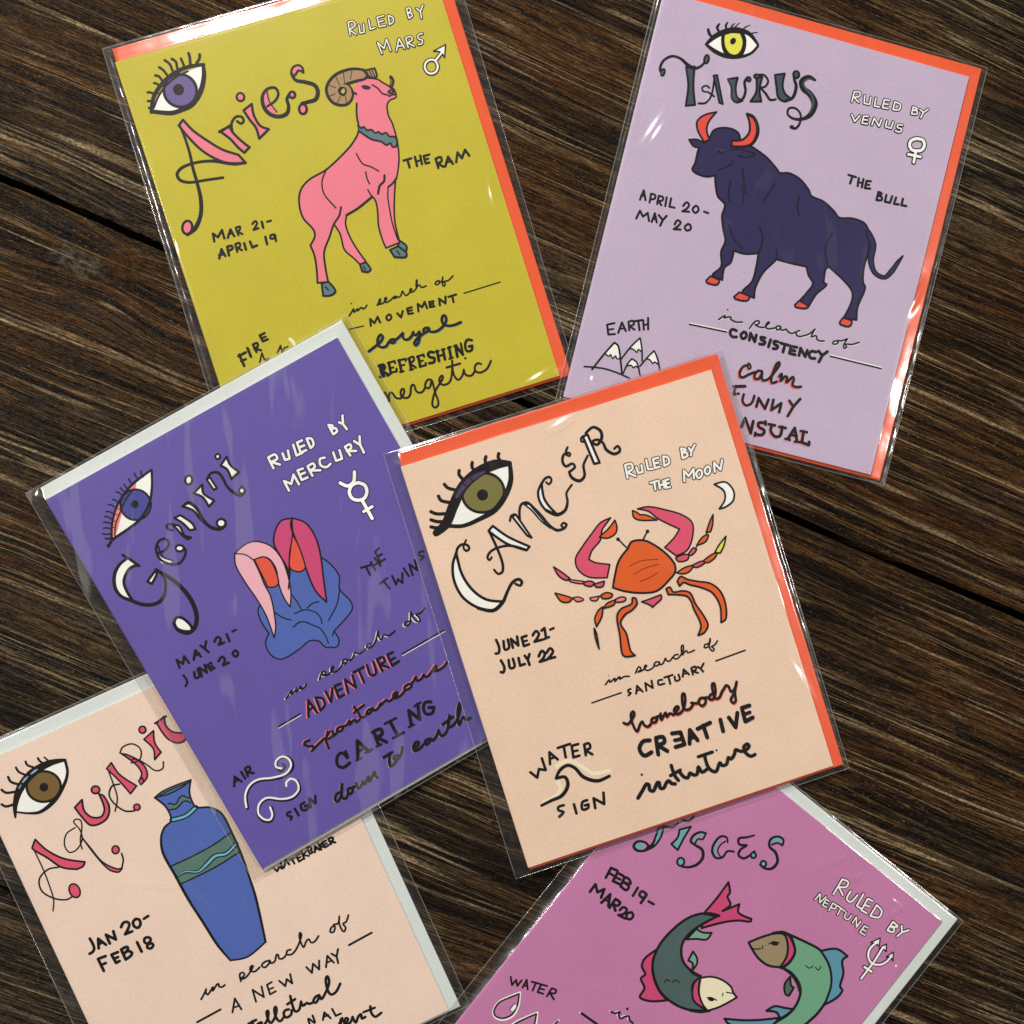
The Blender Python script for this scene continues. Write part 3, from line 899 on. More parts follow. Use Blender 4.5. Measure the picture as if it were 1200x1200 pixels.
a red k 0.50:292,-411! 314,-376! 384,-396 369,-415 303,-423
a red k 0.50:620,-448! 634,-412! 700,-419 691,-457 631,-460
s k:664,193,29 712,123,40 727,15,34 774,-59,26 846,-73,23 885,-18,29 911,49,23 936,103,6
s navy:664,193,17 712,123,29 727,15,23 774,-59,14 846,-73,9 885,-18,17 911,49,11
>planet_lettering
w 0.46 0.89 s:337,1018 338,1090! 375,1094 379,1068 343,1052! 384,1028
w 0.46 0.89 l:412,1083 422,1031 459,1033 457,1083
w 0.46 0.89 l:491,1087 495,1031 530,1035
w 0.46 0.89 l:588,1095 551,1091 551,1036 590,1039
w 0.46 0.89 l:552,1063 583,1067
w 0.46 0.89 s:625,1096 625,1042! 664,1051 667,1087 625,1096
w 0.46 0.89 s:756,1096 757,1047! 794,1057 786,1077 759,1073! 789,1090 756,1096
w 0.46 0.89 l:806,1091 834,1078 860,1109
w 0.46 0.89 l:834,1078 824,1039
w 0.46 0.89 l:358,934 389,895 413,943
w 0.46 0.89 l:472,953 440,946 440,897 477,901
w 0.46 0.89 l:443,922 472,927
w 0.46 0.89 l:509,904 513,952 559,908 565,958
w 0.46 0.89 l:602,956 603,916 642,915 647,962
w 0.46 0.89 s:715,956 683,951 684,933 716,929 707,906 676,907
w 1.00 1.37 s:833,895 876,895 895,864 885,829 854,814 816,813 794,840 800,874 833,895
w 0.85 1.25 l:847,812 851,733
w 0.85 1.25 l:802,776 888,781
l k 0.29:825,826 855,826
>sign_lettering
l k 0.64:437,535 489,534
l k 0.64:465,535 461,482
l k 0.64:510,532 516,479
l k 0.64:543,534 546,478
l k 0.57:513,505 542,507
l k 0.64:596,533 567,528 568,478 603,484
l k 0.57:567,503 592,507
s k 0.64:665,477 665,420! 699,429 693,451 668,451! 691,472 665,477
l k 0.64:723,471 724,425 760,427 764,473
l k 0.64:792,472 788,427 821,431
l k 0.64:840,475 841,431 875,434
>date_lettering
l k 0.57:-901,7 -891,75 -864,14
l k 0.50:-901,34 -873,41
s k 0.57:-833,5 -838,65! -810,64 -807,38 -831,29
s k 0.57:-782,9 -784,65! -754,64 -753,41 -778,31! -752,9
l k 0.57:-730,69 -725,10
l k 0.57:-699,70 -697,14 -661,15
s k 0.57:-608,42 -592,72 -571,60 -579,31 -605,6! -559,14
s k 0.57:-527,64 -541,38 -518,17 -500,40 -512,63 -527,64
l k 0.57:-461,41 -431,39
l k 0.57:-895,-121 -883,-64 -854,-97 -829,-65 -807,-115
l k 0.57:-788,-116 -781,-55 -755,-110
l k 0.50:-786,-95 -762,-90
l k 0.57:-753,-60 -719,-86
l k 0.57:-700,-51 -719,-86 -727,-127
s k 0.57:-634,-93 -623,-61 -598,-69 -607,-95 -632,-125! -587,-116
s k 0.57:-548,-67 -564,-94 -543,-112 -521,-93 -532,-69 -548,-67
>element_drawing
l k 0.57:-868,-837 -913,-859 -889,-921 -847,-907
l k 0.50:-899,-891 -865,-876
l k 0.57:-827,-893 -820,-820 -780,-869
l k 0.50:-824,-866 -793,-852
s k 0.57:-759,-858 -778,-804! -749,-790 -740,-814 -766,-830! -726,-845
l k 0.57:-738,-790 -689,-769
l k 0.57:-716,-780 -692,-840
l k 0.57:-684,-770 -665,-829
l k 0.57:-656,-746 -637,-820
l k 0.50:-674,-802 -646,-784
p white:-877,-1050! -839,-964! -809,-977 -774,-1056! -797,-1062 -809,-1048 -823,-1066 -842,-1047 -857,-1060
p white:-722,-976! -678,-896! -644,-976! -669,-967 -674,-987 -700,-972
p white:-603,-1015! -562,-952! -516,-1031! -542,-1021 -551,-1032 -577,-1012
p white:-711,-1092! -698,-1041! -658,-1053 -635,-1089! -659,-1080 -670,-1092 -691,-1079
s k 0.50:-939,-1175 -887,-1059 -836,-963! -806,-979 -772,-1056 -737,-1153
s k 0.43:-767,-1061 -719,-957 -676,-890! -649,-951 -625,-1036
s k 0.43:-631,-1073 -591,-995 -563,-950! -528,-993 -496,-1062
s k 0.43:-730,-1151 -717,-1083 -696,-1039! -657,-1056 -615,-1134
s k 0.36:-877,-1050 -853,-1062 -842,-1047 -822,-1069 -807,-1047 -793,-1064 -774,-1056
s k 0.36:-722,-976 -700,-975 -674,-989 -669,-967 -642,-978
s k 0.36:-603,-1015 -577,-1015 -551,-1035 -542,-1021 -516,-1031
s k 0.36:-711,-1092 -691,-1082 -670,-1095 -659,-1080 -635,-1089
s k 0.43:-995,-1169 -922,-1156 -849,-1149 -759,-1156 -678,-1170
>motto_lettering
h white 0.12,0.40
l k 0.43:-373,-717 -117,-704
l k 0.43:615,-685 976,-679
h white 0.28,-0.23
h -
s k 0.79:-53,-679 -83,-677 -92,-703 -71,-725 -42,-720
s k 0.79:-3,-675 -17,-699 3,-721 22,-701 13,-676 -3,-675
l k 0.79:48,-719 45,-671 87,-720 86,-673
s k 0.79:149,-677 119,-679 130,-697 155,-702 151,-721 122,-726
l k 0.79:189,-679 186,-730
s k 0.79:240,-680 214,-684 222,-703 247,-708 243,-727 220,-733
l k 0.79:260,-684 326,-685
l k 0.79:293,-685 291,-739
l k 0.79:376,-684 336,-688 336,-736 378,-736
l k 0.79:338,-712 369,-711
l k 0.79:404,-734 402,-683 447,-731 451,-686
s k 0.79:511,-682 481,-684 469,-711 486,-730 515,-726
l k 0.79:526,-671 559,-694
l k 0.79:587,-660 559,-694 547,-742
h white 0.24,-0.25
s k 0.43:-188,-636 -166,-611 -152,-600 -154,-617 -130,-604 -111,-600 -112,-611 -73,-623 -28,-613
o k -7.27,-27.80 0.26,0.26 13
s k 0.43:30,-642 47,-602 65,-580 80,-578 86,-592 71,-607 59,-606 88,-615 123,-611 143,-588 154,-568 143,-569 134,-590 141,-610 168,-609 200,-593
s k 0.43:232,-576 214,-577 205,-590 216,-603 232,-596 236,-578 241,-597 264,-593 274,-583 288,-595 321,-603 339,-588
s k 0.43:367,-570 353,-579 349,-599 370,-610 393,-602 440,-572 468,-531 462,-549 456,-591 478,-577 489,-579 498,-597 521,-603 548,-596
s k 0.43:635,-572 612,-582 611,-598 631,-597 645,-580 635,-570 666,-564 701,-541 693,-561 686,-593 696,-610 708,-598 696,-581 741,-570 784,-545
>trait_lettering
h coral -0.47,-0.48
h pink2 -0.38,-0.54
l k 0.79:22,-1048 95,-1027
l k 0.64:33,-1045 35,-1098 65,-1086
s k 0.64:100,-1082 103,-1129 132,-1151 166,-1127 173,-1074
l k 0.72:204,-1142 205,-1082 264,-1141 273,-1074
l k 0.72:306,-1068 309,-1139 364,-1077 365,-1139
l k 0.72:414,-1047 450,-1079 483,-1017
l k 0.72:450,-1079 428,-1150
l k 0.79:138,-1298 148,-1236 209,-1325 207,-1243
s k 0.79:289,-1233 246,-1244 252,-1269 296,-1285 289,-1316 242,-1325
l k 0.72:289,-1223 294,-1244
l k 0.72:240,-1314 242,-1334
s k 0.79:337,-1233 339,-1277 377,-1306 409,-1292 409,-1230
l k 0.72:314,-1236 358,-1233
l k 0.72:389,-1235 434,-1232
l k 0.79:466,-1301 495,-1217 531,-1300
l k 0.72:478,-1269 521,-1264
l k 0.64:449,-1303 482,-1303
l k 0.64:516,-1307 551,-1301
l k 0.79:559,-1224 565,-1297
l k 0.79:557,-1299 616,-1305 614,-1285
l k 0.64:538,-1227 583,-1224
h coral -0.46,-0.47
s k 0.47:80,-870 97,-882 101,-898 91,-907 79,-890
s k 0.64:78,-885 51,-901 37,-943 48,-973 69,-971 99,-945 134,-919
s k 0.64:182,-901 155,-904 140,-935 148,-960 171,-957 184,-925 185,-899 193,-948 212,-958 241,-936 271,-875 288,-827 281,-812 267,-831 258,-896 257,-941 271,-960 297,-943
s k 0.64:306,-905 318,-882 322,-912 321,-935 345,-895 360,-897 362,-934 380,-909 397,-885 408,-899 407,-938 434,-946 468,-935
@gemini
>eye_drawing
p white:-831,962! -789,1046 -717,1125 -621,1182 -536,1206 -398,1233! -448,1140 -518,1052 -610,996 -716,976
p coralpink:-827,979! -798,1044 -729,1127 -649,1181 -576,1209 -518,1212! -556,1166 -639,1127 -715,1065 -800,982
o blue2 -29.79,54.33 4.87,5.01 -29 k 0.50
o k -29.96,54.59 1.22,1.29 -29
s k:-842,965,11 -792,1048,11 -713,1131,11 -617,1188,13 -531,1216,13 -394,1234,11
s k 0.36:-818,967 -772,1037 -716,1085 -645,1140 -558,1183
l k 0.21:-775,1070 -759,1055
l k 0.21:-747,1102 -728,1085
l k 0.21:-717,1133 -699,1110
l k 0.21:-686,1154 -668,1128
l k 0.21:-654,1171 -634,1147
l k 0.21:-619,1186 -597,1161
l k 0.21:-798,1036 -784,1021
s k:-394,1234,11 -446,1139,11 -516,1051,13 -612,993,14 -717,974,13 -837,962,14 -883,937,14
s k 0.36:-500,1269 -503,1248 -499,1217
s k 0.36:-458,1261 -464,1245 -465,1220
s k 0.36:-550,1256 -552,1239 -548,1213
s k 0.36:-593,1239 -594,1226 -591,1205
s k 0.36:-662,1220 -650,1210 -641,1189
s k 0.36:-626,1231 -624,1218 -618,1201
s k 0.36:-707,1188 -695,1181 -688,1161
s k 0.36:-747,1174 -731,1163 -721,1142
s k 0.36:-781,1141 -765,1132 -751,1111
s k 0.36:-806,1120 -790,1107 -776,1084
s k 0.36:-830,1089 -811,1078 -791,1054
s k 0.36:-849,1055 -829,1047 -807,1025
s k 0.36:-874,1028 -855,1013 -822,998
s k 0.43:-873,992 -860,982 -835,977
s k 0.50:-881,936 -883,947
>title_lettering
p white:-821,809! -775,734! -812,744 -855,738 -912,689 -924,627 -925,558! -971,623 -973,687 -942,751 -880,797
s k:-821,809,13 -878,800,16 -939,759,18 -978,686,18 -974,618,16 -929,556,18 -881,500,19 -813,464,19 -752,469,18 -705,515,16 -673,588,15 -689,655,13
s k 0.73:-775,734 -811,747 -855,738 -912,689 -926,624 -924,557
l k 0.73:-831,842 -806,799 -776,730
a white k 0.65:-779,616! -701,651! -704,628 -763,588!
s k:-696,655,15 -653,585,18 -613,484,21 -597,371,23 -617,264,23 -668,201,21 -725,194,19 -768,245,18 -769,296,15
a white k 0.73:-766,295! -736,317 -704,295 -682,224 -695,195 -739,217 -768,255
p white:-616,771! -632,733 -613,689 -574,648 -639,672 -639,720 -634,757
s k 0.64:-627,742 -578,737 -535,765 -545,803 -591,805 -630,763 -636,699 -594,639 -543,617 -493,637 -466,670 -469,706
s k 0.43:-604,781 -614,714 -571,652
o white -24.62,35.04 1.29,1.00 -29 k 0.57
s k 0.57:-472,825 -494,846 -489,872 -457,865 -440,839
a white k 0.57:-456,853! -422,829 -423,758 -393,725! -418,726! -435,765 -444,818
a white k 0.57:-423,889! -381,886! -342,804 -342,759! -376,771! -394,837
a white k 0.57:-337,928! -296,926 -271,872 -270,791 -255,734! -282,797 -290,866
s k:-342,928,11 -292,932,13 -265,868,13 -268,781,16 -248,719,17 -206,682,16 -163,686,13 -148,713,11 -163,737,10
o white -8.90,35.54 1.36,1.29 -29 k 0.57
a white k 0.57:-235,968! -159,989! -181,941 -167,901 -144,862! -192,844! -197,918
o white -10.97,52.92 1.07,1.43 -39 k 0.57
a white k 0.50:-116,1003! -93,1006! -89,924! -111,924!
s k:-116,1003,11 -74,1027,11 -31,1008,13 -23,960,13 -25,900,13 -5,838,14 24,805,14 62,822,13 55,855,10
o white 2.19,41.45 0.86,0.93 -29 k 0.50
a white k 0.57:7,1039! 68,1069! 62,1011 88,945! 24,930! 31,997
o white 0.97,54.97 0.72,0.79 -29 k 0.50
>planet_lettering
w 0.77 0.99 s:295,856 300,933! 347,930 348,898 303,898! 343,856
w 0.77 0.99 l:395,911 387,866 417,858 434,910
w 0.77 0.99 l:483,926 467,855 509,851
w 0.77 0.99 l:547,923 511,926 500,857 539,854
w 0.77 0.99 l:506,892 543,887
w 0.77 0.99 s:579,918 571,852! 598,861 606,903 579,918
w 0.77 0.99 s:747,926 744,858! 775,862 776,887 747,891! 769,908 747,926
w 0.77 0.99 l:816,907 833,885
w 0.77 0.99 l:858,935 833,885 838,843
w 0.77 0.99 l:310,678 313,749 345,709 387,755 387,682
w 0.77 0.99 l:460,760 424,766 417,698 458,694
w 0.77 0.99 l:421,734 459,730
w 0.77 0.99 s:491,688 494,757! 535,756 532,729 494,725! 554,694
w 0.77 0.99 s:619,752 588,759 572,720 598,692 633,698
w 0.77 0.99 l:685,755 674,697 715,690 728,747
w 0.77 0.99 s:772,682 769,748! 806,748 801,722 767,719! 820,689
w 0.77 0.99 l:840,752 861,714
w 0.77 0.99 l:888,762 863,713 859,654
w 1.08 1.23 s:729,501 757,465 748,421 713,393 672,400 642,433 648,478 684,506 729,501
w 1.08 1.23 s:625,557 658,516 705,521 742,575
w 1.08 1.23 l:693,387 691,251
w 0.93 1.11 l:665,318 730,319
>sign_lettering
l k 0.57:465,4 530,-11
l k 0.57:496,-3 494,-68
l k 0.57:540,5 540,-56
l k 0.57:575,16 584,-48
l k 0.57:538,-26 579,-22
l k 0.57:631,58 599,52 592,-27 630,-23
l k 0.57:597,16 629,14
l k 0.57:520,-148 581,-141
l k 0.57:549,-145 561,-207
l k 0.57:616,-144 610,-206 639,-182 652,-217 684,-161
l k 0.57:707,-138 711,-199
l k 0.57:736,-207 752,-133 779,-193 797,-128
s k 0.57:875,-104 846,-97 841,-117 861,-135 832,-145
>date_lettering
l k 0.64:-882,22 -873,76 -850,33 -819,73 -814,19
l k 0.64:-777,23 -737,71 -727,17
l k 0.57:-761,40 -726,39
l k 0.64:-693,81 -679,50
l k 0.64:-648,87 -679,50 -670,16
s k 0.64:-603,58 -572,76 -559,52 -588,27! -550,21
l k 0.64:-510,62 -517,11
l k 0.57:-468,58 -444,57
s k 0.57:-885,-32 -884,-81 -908,-101
s k 0.64:-815,-49 -827,-87 -800,-90 -786,-43
l k 0.64:-787,-100 -771,-42 -745,-93 -732,-42
l k 0.64:-689,-51 -719,-53 -716,-93 -687,-91
l k 0.57:-718,-73 -692,-72
s k 0.64:-644,-67 -610,-51 -602,-75 -631,-104! -591,-107
s k 0.64:-519,-59 -540,-69 -533,-96 -509,-87 -509,-64 -519,-59
>motto_lettering
h white -0.42,-0.01
h white -0.05,-0.38
l k 0.43:-522,-636 -356,-635
l k 0.43:417,-627 736,-628
h pink -0.58,-0.00
l k 0.64:-320,-678 -268,-582 -258,-682
l k 0.57:-299,-642 -256,-638
s k 0.64:-232,-681 -217,-592! -181,-619 -190,-664 -232,-681
l k 0.64:-141,-590 -144,-667 -91,-592
l k 0.64:-30,-593 -72,-587 -86,-668 -47,-668
l k 0.57:-77,-624 -40,-626
l k 0.64:-18,-672 8,-584 44,-665 65,-584
l k 0.64:79,-571 157,-574
l k 0.64:118,-575 107,-663
s k 0.64:180,-574 169,-644 204,-651 227,-576
s k 0.64:248,-658 256,-573! 296,-580 292,-610 252,-613! 297,-659
l k 0.64:371,-584 329,-582 322,-660 376,-656
l k 0.57:324,-622 365,-623
h white -0.46,-0.03
s k 0.43:-388,-499 -353,-482 -329,-472 -344,-491 -312,-486 -292,-472 -311,-495 -271,-479 -263,-482 -275,-492 -252,-496 -225,-482
s k 0.43:-136,-499 -112,-477 -89,-467 -79,-477 -87,-488 -107,-484 -86,-498 -50,-496 -15,-475 -20,-468 -37,-478 -43,-498 -18,-508 20,-499 49,-481
s k 0.43:86,-481 73,-467 51,-474 53,-491 78,-488 89,-477 95,-490 125,-484 154,-460 161,-475 183,-484 227,-475
s k 0.43:275,-465 255,-457 237,-467 246,-482 283,-478 328,-445 357,-410 345,-435 342,-474 370,-455 385,-462 400,-477 451,-469
s k 0.43:565,-460 540,-454 525,-466 537,-479 564,-472 580,-451 605,-411 599,-445 605,-483 627,-494 633,-468 625,-444 651,-449 697,-434
>trait_lettering
s k 0.79:-236,-1042 -248,-996 -286,-1001 -314,-1050 -292,-1085 -238,-1080
l k 0.72:-224,-1000 -230,-1039
l k 0.86:-179,-1085 -123,-977 -91,-1078
l k 0.64:-153,-1045 -105,-1040
l k 0.57:-193,-1087 -157,-1092
l k 0.57:-115,-1074 -65,-1077
s k 0.86:-16,-1073 1,-978! 48,-986 41,-1021 -1,-1022! 39,-1082
l k 0.57:-35,-1075 3,-1077
l k 0.57:-15,-978 15,-976
l k 0.86:126,-975 124,-1080
l k 0.64:90,-971 171,-975
l k 0.64:88,-1081 171,-1084
l k 0.86:235,-1068 269,-974 303,-1062 341,-967
l k 0.57:214,-1070 252,-1072
l k 0.57:315,-968 364,-967
s k 0.79:424,-998 391,-982 359,-1010 358,-1052 395,-1067 424,-1038! 393,-1023
h pink -0.29,0.36
s k 0.64:-392,-815 -420,-811 -434,-822 -420,-842 -394,-859 -393,-875 -416,-885 -363,-869 -302,-854
s k 0.64:-261,-827 -301,-876 -308,-925
s k 0.64:-280,-849 -245,-832 -231,-848 -250,-867 -282,-870 -223,-867 -200,-851
s k 0.64:-163,-843 -188,-838 -204,-852 -187,-866 -163,-857 -164,-842 -135,-852 -102,-836
s k 0.64:-102,-836 -114,-860 -82,-847 -64,-850 -69,-866 -40,-862
s k 0.64:-30,-770 -25,-812 -24,-854 2,-863
l k 0.64:-49,-804 31,-793
s k 0.64:70,-840 43,-836 16,-852 37,-860 73,-845 72,-857 95,-860 132,-839
s k 0.64:132,-839 126,-851 168,-838 181,-845 187,-855 223,-850 260,-840 257,-825 231,-833 229,-857 276,-859 315,-843
s k 0.64:364,-824 334,-819 315,-835 331,-848 365,-843 372,-827 397,-818 420,-802 415,-830 448,-831 473,-815 475,-835 497,-837 536,-820 571,-803 563,-824 540,-830 579,-839 621,-834 647,-820
h tangrey -0.48,-0.07
s k 0.69:-390,-1216 -417,-1216 -442,-1241 -435,-1261 -398,-1241 -352,-1177
s k 0.69:-352,-1177 -382,-1219 -395,-1259 -376,-1270 -351,-1253
s k 0.69:-308,-1233 -326,-1224 -347,-1240 -339,-1260 -315,-1251 -308,-1233 -278,-1233
s k 0.69:-268,-1219 -277,-1253 -253,-1252 -225,-1229
s k 0.69:-225,-1229 -225,-1253 -188,-1223
s k 0.69:-178,-1221 -192,-1250 -156,-1232 -127,-1211 -136,-1236 -131,-1255
s k 0.69:16,-1157 -9,-1202 -19,-1236 10,-1233 46,-1214
l k 0.73:-29,-1161 41,-1160
s k 0.69:66,-1203 44,-1190 23,-1203 37,-1217 62,-1210 90,-1191 111,-1164
s k 0.69:171,-1213 208,-1203 222,-1188 206,-1180 175,-1199 168,-1225 204,-1230 251,-1216
s k 0.69:303,-1211 281,-1202 256,-1211 258,-1231 288,-1222 304,-1212 306,-1227 339,-1216 374,-1188
s k 0.69:374,-1188 370,-1209 372,-1230 405,-1227 446,-1192 485,-1138
s k 0.69:485,-1138 447,-1183 446,-1206 476,-1206 519,-1185 573,-1128 584,-1099 541,-1149 509,-1225 550,-1196 566,-1197 563,-1217 598,-1222
l k 0.69:416,-1167 501,-1157
>element_drawing
l k 0.64:-965,-832 -931,-778 -909,-829
l k 0.57:-949,-809 -915,-806
l k 0.64:-879,-772 -878,-825
s k 0.64:-855,-819 -847,-765! -816,-767 -825,-794 -850,-793! -812,-821
s k 0.64:-733,-1164 -757,-1162 -761,-1179 -742,-1197 -759,-1210
l k 0.64:-699,-1160 -699,-1212
s k 0.64:-626,-1157 -654,-1160 -661,-1195 -628,-1205 -614,-1181! -636,-1180
l k 0.64:-606,-1206 -583,-1149 -566,-1199 -541,-1155
s k 0.86:-963,-1001 -929,-926 -871,-882 -806,-881 -717,-920 -636,-938 -574,-914 -562,-860 -599,-823 -646,-827 -665,-866 -646,-900
s white 0.64:-966,-992 -933,-920 -875,-876 -809,-872 -719,-910 -636,-928 -580,-902 -570,-856 -599,-819 -647,-824 -667,-858 -641,-886
s k 0.50:-644,-897 -615,-890 -621,-862
s k 0.86:-827,-1077 -843,-1127 -876,-1150 -913,-1125 -922,-1074 -882,-1022 -822,-1012 -742,-1069 -675,-1092 -610,-1068 -594,-1012
s white 0.64:-833,-1071 -846,-1122 -875,-1141 -906,-1119 -919,-1069 -884,-1017 -822,-1005 -741,-1061 -674,-1083 -615,-1062 -599,-1009 -624,-974 -661,-982 -672,-1002
>twins_drawing
p blue:-133,197! -70,168 45,216! 148,186 269,201! 302,133 315,28! 275,-46 297,-157 280,-204 211,-237 105,-270! 106,-331 85,-363 56,-369 34,-350 13,-344 -3,-317 -13,-278 -67,-247 -156,-261 -283,-260 -329,-201 -321,-117 -271,-72! -270,57 -241,121 -202,147
s k 0.36:269,201 302,133 315,28 275,-46 297,-157 280,-204 211,-237 105,-270! 106,-331 85,-363 56,-369 34,-350 13,-344 -3,-317 -13,-278 -67,-247 -156,-261 -283,-260 -329,-201 -321,-117 -271,-72
s k 0.36:-233,117 -258,90 -275,27 -270,-76
a pinklight k 0.36:-202,494! -112,512 -42,495 26,420 45,313 25,195 -14,87 -64,11! -69,87 -50,189 -20,269 -23,348 -57,387 -116,395! -146,454
a pinklight k 0.36:-202,494! -146,454 -116,395! -123,312 -135,222 -141,128 -205,-46 -255,-114! -228,32 -226,161 -236,296 -234,424
a redface k 0.36:-110,398! -51,383 -25,345 -26,273 -49,188 -82,175 -125,197! -120,254 -115,340
a magenta k 0.43:235,511! 170,532 99,492 51,422 47,344 47,247 29,184! 104,311 187,417 207,479
a magenta k 0.43:236,513! 296,444 308,340 283,225 224,80 158,-80! 133,19 147,157 173,272 189,384 198,435
a redface k 0.36:187,417! 183,331 164,228 146,182 99,184 64,221! 67,251 114,322
s k 0.36:51,212 -14,120
s k 0.29:-14,71 -8,19 -8,-46
s k 0.29:116,-52 74,-41 29,-51
s k 0.29:-61,-40 11,-54 63,-103 72,-157 61,-186
s k 0.29:-112,-115 -67,-106 -29,-123 8,-172 35,-208 41,-269 34,-322
s k 0.29:275,-46 212,-124 109,-191
s k 0.29:-170,35 -140,-25 -101,-67
s k 0.29:105,-270 80,-292
@cancer
>eye_drawing
p white:-888,935! -809,1043 -708,1129 -576,1176 -401,1192! -449,1062 -523,968 -643,917 -781,898
o olive -30.81,53.54 7.01,6.44 2 k 0.72
o k -31.23,52.93 1.86,1.86 -17
s k:-991,912,37 -912,950,49 -829,1049,52 -731,1151,52 -610,1209,54 -486,1225,52 -392,1204,26
s plum:-792,1097,20 -714,1158,34 -630,1190,31 -568,1200,14
s k 0.29:-725,1171 -708,1141
s k 0.29:-667,1190 -658,1158
s k:-390,1203,20 -417,1097,26 -479,1013,29 -576,940,29 -688,913,23 -809,903,20 -901,932,20
s k 0.86:-440,1287 -451,1267 -446,1236
s k 0.86:-527,1293 -539,1274 -541,1239
s k 0.86:-625,1283 -635,1259 -630,1228
s k 0.86:-723,1259 -732,1232 -719,1199
s k 0.86:-843,1201 -830,1173 -791,1147
s k 0.86:-904,1139 -896,1106 -841,1074
s k 0.86:-982,1056 -953,1032 -890,1013
s k 0.86:-998,1005 -962,981 -908,965
s k 0.86:-1012,960 -981,944 -940,934
>title_lettering
a white k 0.72:-906,746! -952,675 -974,571 -952,453 -878,358 -790,312 -709,345! -809,392 -877,481 -912,603
s k:-910,735,14 -888,773,14 -853,788,14 -821,774,14 -815,747,13 -839,739,13 -849,768,11 -818,807,11
s k:-879,355,17 -790,309,20 -714,339,19 -657,403,16 -610,447,16 -566,455,16 -550,431,16 -568,411,14 -595,433,13
a white k 0.64:-658,821! -622,843! -549,746 -431,639! -458,621! -564,699 -628,776
s k:-656,817,13 -639,694,14 -635,589,14 -652,535,14 -684,530,13 -701,565,11
s k:-457,624,13 -547,682,14 -624,696,13 -686,686,13 -718,656,13 -710,633,11 -691,648,11
a white k 0.57:-480,862! -454,869! -400,691! -423,711!
s k 0.57:-504,840 -486,870 -461,874
s k:-439,830,13 -421,891,13 -396,924,13 -357,921,14 -327,876,13 -292,806,13 -263,734,14 -225,688,16 -175,685,14 -152,705,13 -170,722,11
a white k 0.43:-383,920! -347,906! -306,810 -262,714! -303,772 -347,867
s k 0.57:-175,685 -188,710 -167,721
a white k 0.64:-229,1015! -267,968 -276,904 -253,835 -192,786! -230,863 -243,924
s k:-231,1009,13 -202,1036,13 -167,1040,13 -160,1013,11 -185,994,11 -197,1013,10
s k:-253,835,16 -194,786,19 -134,797,16 -100,849,13 -91,902,11 -40,945,11
s k:8,1191,11 -13,1162,13 12,1148,11 1,1131,11 -26,1155,13 -52,1115,14 -41,1073,14 5,1079,13 16,1052,13 -20,1034,13 -31,1032,13 -24,988,16 19,954,17 59,977,14 74,1046,13 120,1098,11
a white k 0.64:127,1228! 160,1230! 181,1030! 144,1033!
s k 0.57:154,1229 120,1227 106,1202 124,1193
s k:151,1244,13 210,1267,14 250,1228,16 242,1179,16 200,1148,14 174,1175,13 210,1181,13 241,1150,13 250,1098,16 293,1055,16 335,1065,14 331,1099,13 301,1088,11
>planet_lettering
w 0.70 1.00 s:330,877 339,963! 380,959 379,924 336,913! 383,872
w 0.70 1.00 l:406,927 408,886 438,884 443,930
w 0.70 1.00 l:484,955 478,890 510,884
w 0.70 1.00 l:566,944 529,945 525,884 557,883
w 0.70 1.00 l:527,915 559,912
w 0.70 1.00 s:600,941 589,879! 625,888 628,925 600,941
w 0.70 1.00 s:731,956 722,890! 758,897 755,919 731,927! 759,939 731,956
w 0.70 1.00 l:781,944 791,918
w 0.70 1.00 l:826,952 791,918 780,892
w 0.70 1.00 l:465,798 522,798
w 0.70 1.00 l:492,799 484,746
w 0.70 1.00 l:521,787 514,744
w 0.70 1.00 l:551,786 546,740
w 0.70 1.00 l:517,764 547,764
w 0.70 1.00 l:590,786 564,785 559,736 583,734
w 0.70 1.00 l:562,762 584,761
w 0.70 1.00 l:687,740 705,810 725,764 770,801 754,740
w 0.70 1.00 s:802,785 777,766 784,731 813,747 816,776 802,785
w 0.70 1.00 s:864,789 838,769 846,737 873,754 875,780 864,789
w 0.70 1.00 l:901,739 915,800 942,741 972,800
a white k 0.50:874,661! 950,652 985,581 964,520 904,494 858,494! 912,541 922,601
>date_lettering
s k 0.72:-828,116 -824,63 -837,30 -858,31
s k 0.72:-784,94 -792,37 -762,41 -754,95
l k 0.72:-738,33 -733,93 -699,36 -689,95
l k 0.72:-628,81 -662,80 -665,21 -629,22
l k 0.64:-664,51 -635,50
s k 0.72:-588,71 -559,92 -546,67 -570,40 -589,27! -536,24
l k 0.72:-523,83 -499,93 -509,25
l k 0.64:-533,23 -487,27
l k 0.64:-467,71 -441,74
s k 0.72:-839,-23 -831,-73 -847,-104 -862,-96
s k 0.72:-790,-36 -795,-91 -765,-90 -760,-37
l k 0.72:-723,-43 -728,-95 -695,-94
l k 0.72:-679,-42 -668,-73
l k 0.72:-646,-41 -668,-73 -667,-109
s k 0.72:-592,-74 -561,-45 -548,-70 -567,-95 -596,-111! -546,-112
s k 0.72:-535,-68 -504,-46 -491,-71 -513,-93 -539,-109! -490,-113
>motto_lettering
l k 0.43:-347,-481 -140,-477
s k 0.57:-73,-473 -92,-476 -90,-492 -78,-499 -99,-510
l k 0.57:-47,-515 -25,-466 -1,-515
l k 0.50:-37,-497 -8,-498
l k 0.57:25,-517 33,-466 72,-513 78,-463
s k 0.57:148,-480 122,-477 116,-505 154,-509
l k 0.57:166,-470 224,-471
l k 0.57:194,-470 192,-524
s k 0.57:234,-486 233,-516 262,-514 263,-481
l k 0.57:286,-503 307,-459 331,-503
l k 0.50:294,-488 327,-490
s k 0.57:356,-511 358,-467! 386,-464 386,-485 359,-488! 392,-511
l k 0.57:402,-472 418,-489
l k 0.57:447,-463 418,-489 428,-514
l k 0.43:531,-472 741,-465
